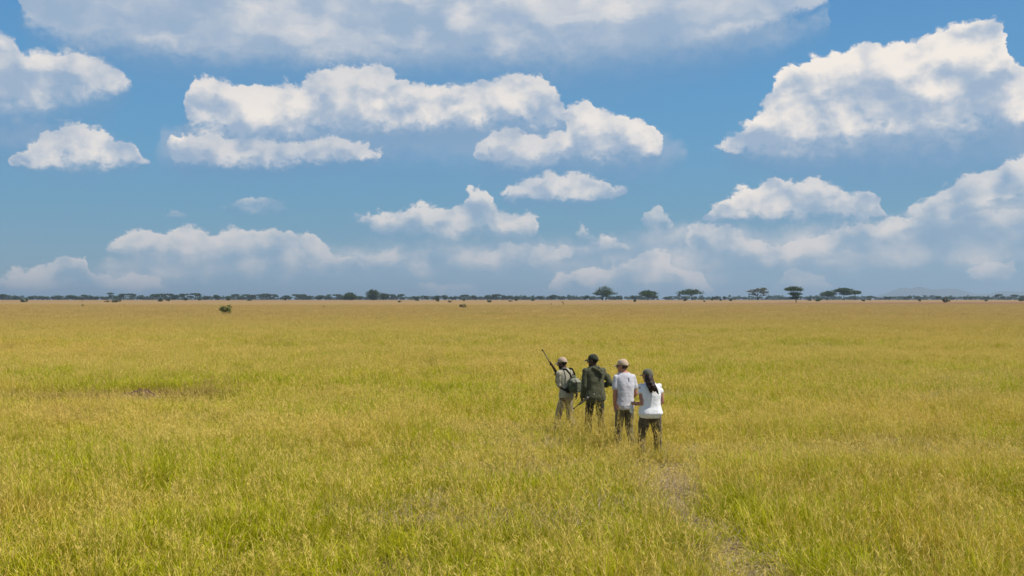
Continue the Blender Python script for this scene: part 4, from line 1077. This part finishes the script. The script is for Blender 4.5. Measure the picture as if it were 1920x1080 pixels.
# ---- his backpack
def backpack():
    root = empty('backpack', (O1[0], O1[1], 0), 0, 'green canvas backpack with black straps on the back of the leading man', 'backpack')
    M = Matrix.Rotation(R(45), 3, 'Z')
    def Q(x, y, z): return M @ Vector((x, y, z))
    b = BM(); b.limb([Q(.01, -.165, 1.28), Q(.01, -.19, 1.22), Q(.012, -.205, 1.14), Q(.015, -.215, 1.06)], [.085, .125, .150, .150], 18, flat=.60, side=tuple(Q(0, 1, 0)), balls=False)
    b.sph(Q(.015, -.205, 1.055), Vector((.150, .095, .085)), M, 18); b.sph(Q(.01, -.17, 1.29), Vector((.085, .055, .05)), M, 14); b.out('bag', M_pack, root, voxel=.008, smooth=5, disp=(.034, .09))
    b = BM(); b.box(Q(.035, -.300, 1.085), (.21, .09, .20), M, .04); pk = b.out('front_pocket', M_pack, root, voxel=.007, smooth=6, disp=(.020, .06))
    b = BM(); b.sph(Q(.02, -.275, 1.20), Vector((.135, .075, .035)), M, 16); b.sph(Q(.01, -.235, 1.225), Vector((.12, .08, .05)), M, 16); b.out('lid', M_packl, root, voxel=.007, smooth=3, disp=(.018, .05))
    for s in (-1, 1):
        b = BM(); tape(b, [Q(s*.060, -.185, 1.27), Q(s*.070, -.165, 1.36), Q(s*.095, -.075, 1.455), Q(s*.11, .055, 1.455), Q(s*.13, .165, 1.33), Q(s*.155, .155, 1.19), Q(s*.175, .03, 1.08), Q(s*.14, -.13, 1.02)], .024, .007, tuple(Q(1, 0, 0))); b.out('strap', M_black, root)
    for s in (-.07, .09):
        b = BM(); tape(b, [Q(s, -.29, 1.27), Q(s, -.345, 1.20), Q(s, -.353, 1.10), Q(s, -.345, 1.00)], .009, .004, tuple(Q(1, 0, 0))); b.out('buckle_strap', M_black, root)
    b = BM(); b.limb([Q(-.03, -.18, 1.32), Q(-.02, -.185, 1.36), Q(.02, -.185, 1.36), Q(.03, -.18, 1.32)], [.007]*4, 8); b.out('handle', M_black, root)
backpack()

# ---- the man in the olive jacket
D2 = 20.2
r2, s2, Hd2, HM2, L2, k2, cap2 = person('person', 'man in dark olive jacket and dark cap with right elbow bent, second in file', 1116, D2, 18, dict(
    H=1.80, lean=.05, head=(-.045, .045, 1.662), hyaw=72, hpitch=4, skin=MS_dark, tr=M_dtr, shirt=M_olive, cap=M_capd, hair=M_hairb, top='jacket',
    el=(-.225, -.055, 1.150), wl=(-.262, .015, .925), er=(.315, .020, 1.205), wr=(.150, .215, 1.13),
    hl=((-.262, .015, .925), (-.15, .12, -1), (.9, .4, 0), (.3, .9, -.1), 1.2), hr=((.150, .215, 1.13), (-.8, .5, -.1), (0, -.4, -.8), (0, .2, .9), .7),
    kl=((-.11, .10, .50), (-.12, .10, .085)), kr=((.12, .02, .49), (.14, -.10, .10)), hem=.80, flare=.045, shw=1.04, sleeve=1.92, collar=True, slr=(.060, .070, .070, .066, .058, .050), fold=(.022, .10)))
O2 = ((1116-960)/F*D2, D2, 0)
b = BM()
b.limb([L2((-.07, -.050, 1.505)), L2((.03, -.095, 1.455)), L2((.095, -.110, 1.385)), L2((.085, -.118, 1.30))], [.026, .036, .034, .014], 12)
b.limb([L2((.06, -.050, 1.505)), L2((.10, -.075, 1.455))], [.024, .024], 12)
b.out('folded_hood', M_olive, r2, voxel=.007, smooth=4)
rifle('rifle', 'slim rifle carried low at the side of the man in the olive jacket, muzzle down', (-.425, .240, .650), (-.055, -.315, 1.065), (.3, -.2, .9), M_stock2, O2, .36)

# ---- the man in the pale grey shirt
D3 = 18.67
r3, s3, Hd3, HM3, L3, k3, cap3 = person('person', 'man in pale grey T-shirt and tan cap with bare arms, third in the file', 1172, D3, 20, dict(
    H=1.79, lean=.035, head=(-.045, .040, 1.652), hyaw=60, hpitch=4, skin=MS_tan, tr=M_gtr, shirt=M_grey, cap=M_capt, hair=M_hairm, top='t_shirt',
    el=(-.200, -.055, 1.140), wl=(-.195, .010, .895), er=(.215, .100, 1.130), wr=(.150, .300, 1.02),
    hl=((-.195, .010, .895), (.02, .12, -1), (.9, .1, 0), (.1, 1, 0), .45), hr=((.150, .300, 1.02), (-.3, .8, -.2), (-.7, 0, -.5), (0, .2, .9), .6),
    kl=((-.10, .08, .50), (-.11, .12, .085)), kr=((.10, .04, .49), (.11, -.14, .10)), hem=.84, flare=.006, shw=.92, sw=.172, sleeve=.60, fold=(.020, .12), cuff=.066))
b = BM()
for s in (-1, 1):
    b.sph(Hd3((s*.031, .094, .004)), Vector((.026, .006, .019))*k3, HM3, 14)
b.limb([Hd3((-.012, .098, .008)), Hd3((.012, .098, .008))], [.003, .003], 6)
b.out('sunglasses', M_lens, r3)
b = BM()
for s in (-1, 1): b.limb([Hd3((s*.055, .088, .008)), Hd3((s*.078, .050, .008)), Hd3((s*.081, -.010, .004))], [.0035]*3, 6)
b.out('glasses_arm', M_lens, r3)
def on_back(so, x, z):
    """the point of the shirt's back at view column x, height z, seen from behind"""
    ok, p, n, i = so.ray_cast(Vector((x, -1.2, z)), Vector((0, 1, 0))); return p if ok else Vector((x, -.15, z))
b = BM()
for (z, w, h) in ((1.432, .016, .018), (1.412, .024, .020), (1.392, .013, .020), (1.374, .018, .014)):
    p = on_back(s3, .058, z); b.box(p+Vector((0, -.0015, 0)), (w, .004, h), None, .001)
b.out('shirt_mark', M_black, r3)
b = BM(); p = Hd3((.02, -.118, .012)); b.sph(p, Vector((.022, .006, .012))*k3, HM3); b.out('cap_opening', M_hairm, cap3)

# ---- the woman
D4 = 17.95
r4, s4, Hd4, HM4, L4, k4, cap4 = person('person', 'woman in white T-shirt with long dark hair under an olive cap, last in the file', 1219, D4, 5, dict(
    H=1.66, fem=True, lean=.03, head=(-.045, .030, 1.530), hyaw=44, hpitch=6, skin=MS_tan2, tr=M_wtr, shirt=M_white, cap=M_capo, hair=M_hairw, top='t_shirt',
    el=(-.165, -.085, 1.035), wl=(-.315, .105, 1.020), er=(.225, .030, 1.060), wr=(.200, .235, .990),
    hl=((-.270, .055, 1.022), (-.62, .62, .02), (.1, .35, -.12), (.15, .1, 1), 1.0), hr=((.200, .235, .990), (-.2, .9, -.1), (-.7, 0, -.5), (0, .1, .9), .5),
    kl=((-.160, .06, .47), (-.185, -.10, .10)), kr=((.160, .06, .47), (.165, .12, .085)), hem=.825, flare=.004, shw=1.12, sw=.178, sleeve=.34, cuff=.075, trtop=.96, leg=(.112, .112, .078, .074, .066), fold=(.018, .12),
    long=[(-.030, -.040, 1.520), (-.025, -.075, 1.460), (-.010, -.118, 1.400), (.018, -.150, 1.350), (.038, -.158, 1.305), (.055, -.155, 1.262)]))
O4 = ((1219-960)/F*D4, D4, 0)
b = BM(); b.limb([Vector((-.262, .045, 1.023))*1, Vector((-.246, .027, 1.024))], [.0325, .0335], 14, balls=False); wo = b.out('wristwatch', M_black, r4)
b = BM(); b.sph(Hd4((.012, -.116, .004)), Vector((.014, .005, .007))*k4, HM4); b.out('buckle', M_steel, cap4)
b = BM(); b.limb([Hd4((-.055, -.096, .006)), Hd4((0, -.119, .002)), Hd4((.055, -.096, .006))], [.006]*3, 6); b.out('strap', M_capd, cap4)

# ---- the water bottle in her hand
def bottle():
    root = empty('water_bottle', (O4[0]-.322, O4[1]+.122, .855), 0, 'clear plastic water bottle held in the left hand of the woman in white', 'bottle')
    m, g, bs = pbsdf('clear_plastic', .08, .5); bs.inputs['Transmission Weight'].default_value = .55; bs.inputs['Base Color'].default_value = (.86, .92, .93, 1); bs.inputs['IOR'].default_value = 1.15
    b = BM(); prof = [(.0, .0), (.028, .002), (.033, .010), (.033, .05), (.031, .06), (.033, .07), (.033, .12), (.030, .14), (.018, .170), (.013, .180), (.013, .188)]
    rows = [[b.bm.verts.new((r_*math.cos(2*math.pi*k/24), r_*math.sin(2*math.pi*k/24), z)) for k in range(24)] for (r_, z) in prof[1:]]
    for a, c in zip(rows[:-1], rows[1:]):
        for k in range(24): j = (k+1) % 24; b.bm.faces.new((a[k], a[j], c[j], c[k]))
    b.bm.faces.new(rows[0][::-1]); b.bm.faces.new(rows[-1]); b.out('plastic_body', m, root)
    b = BM(); b.limb([(0, 0, .184), (0, 0, .204)], [.0165, .0165], 18, balls=False); b.out('screw_cap', M_white, root)
    b = BM(); b.limb([(0, 0, .072), (0, 0, .118)], [.0337, .0337], 24, balls=False); b.out('paper_band', mottled('bottle_label', (.55,.62,.66), (.75,.78,.78), 20.0, .5), root)
bottle()
haze()
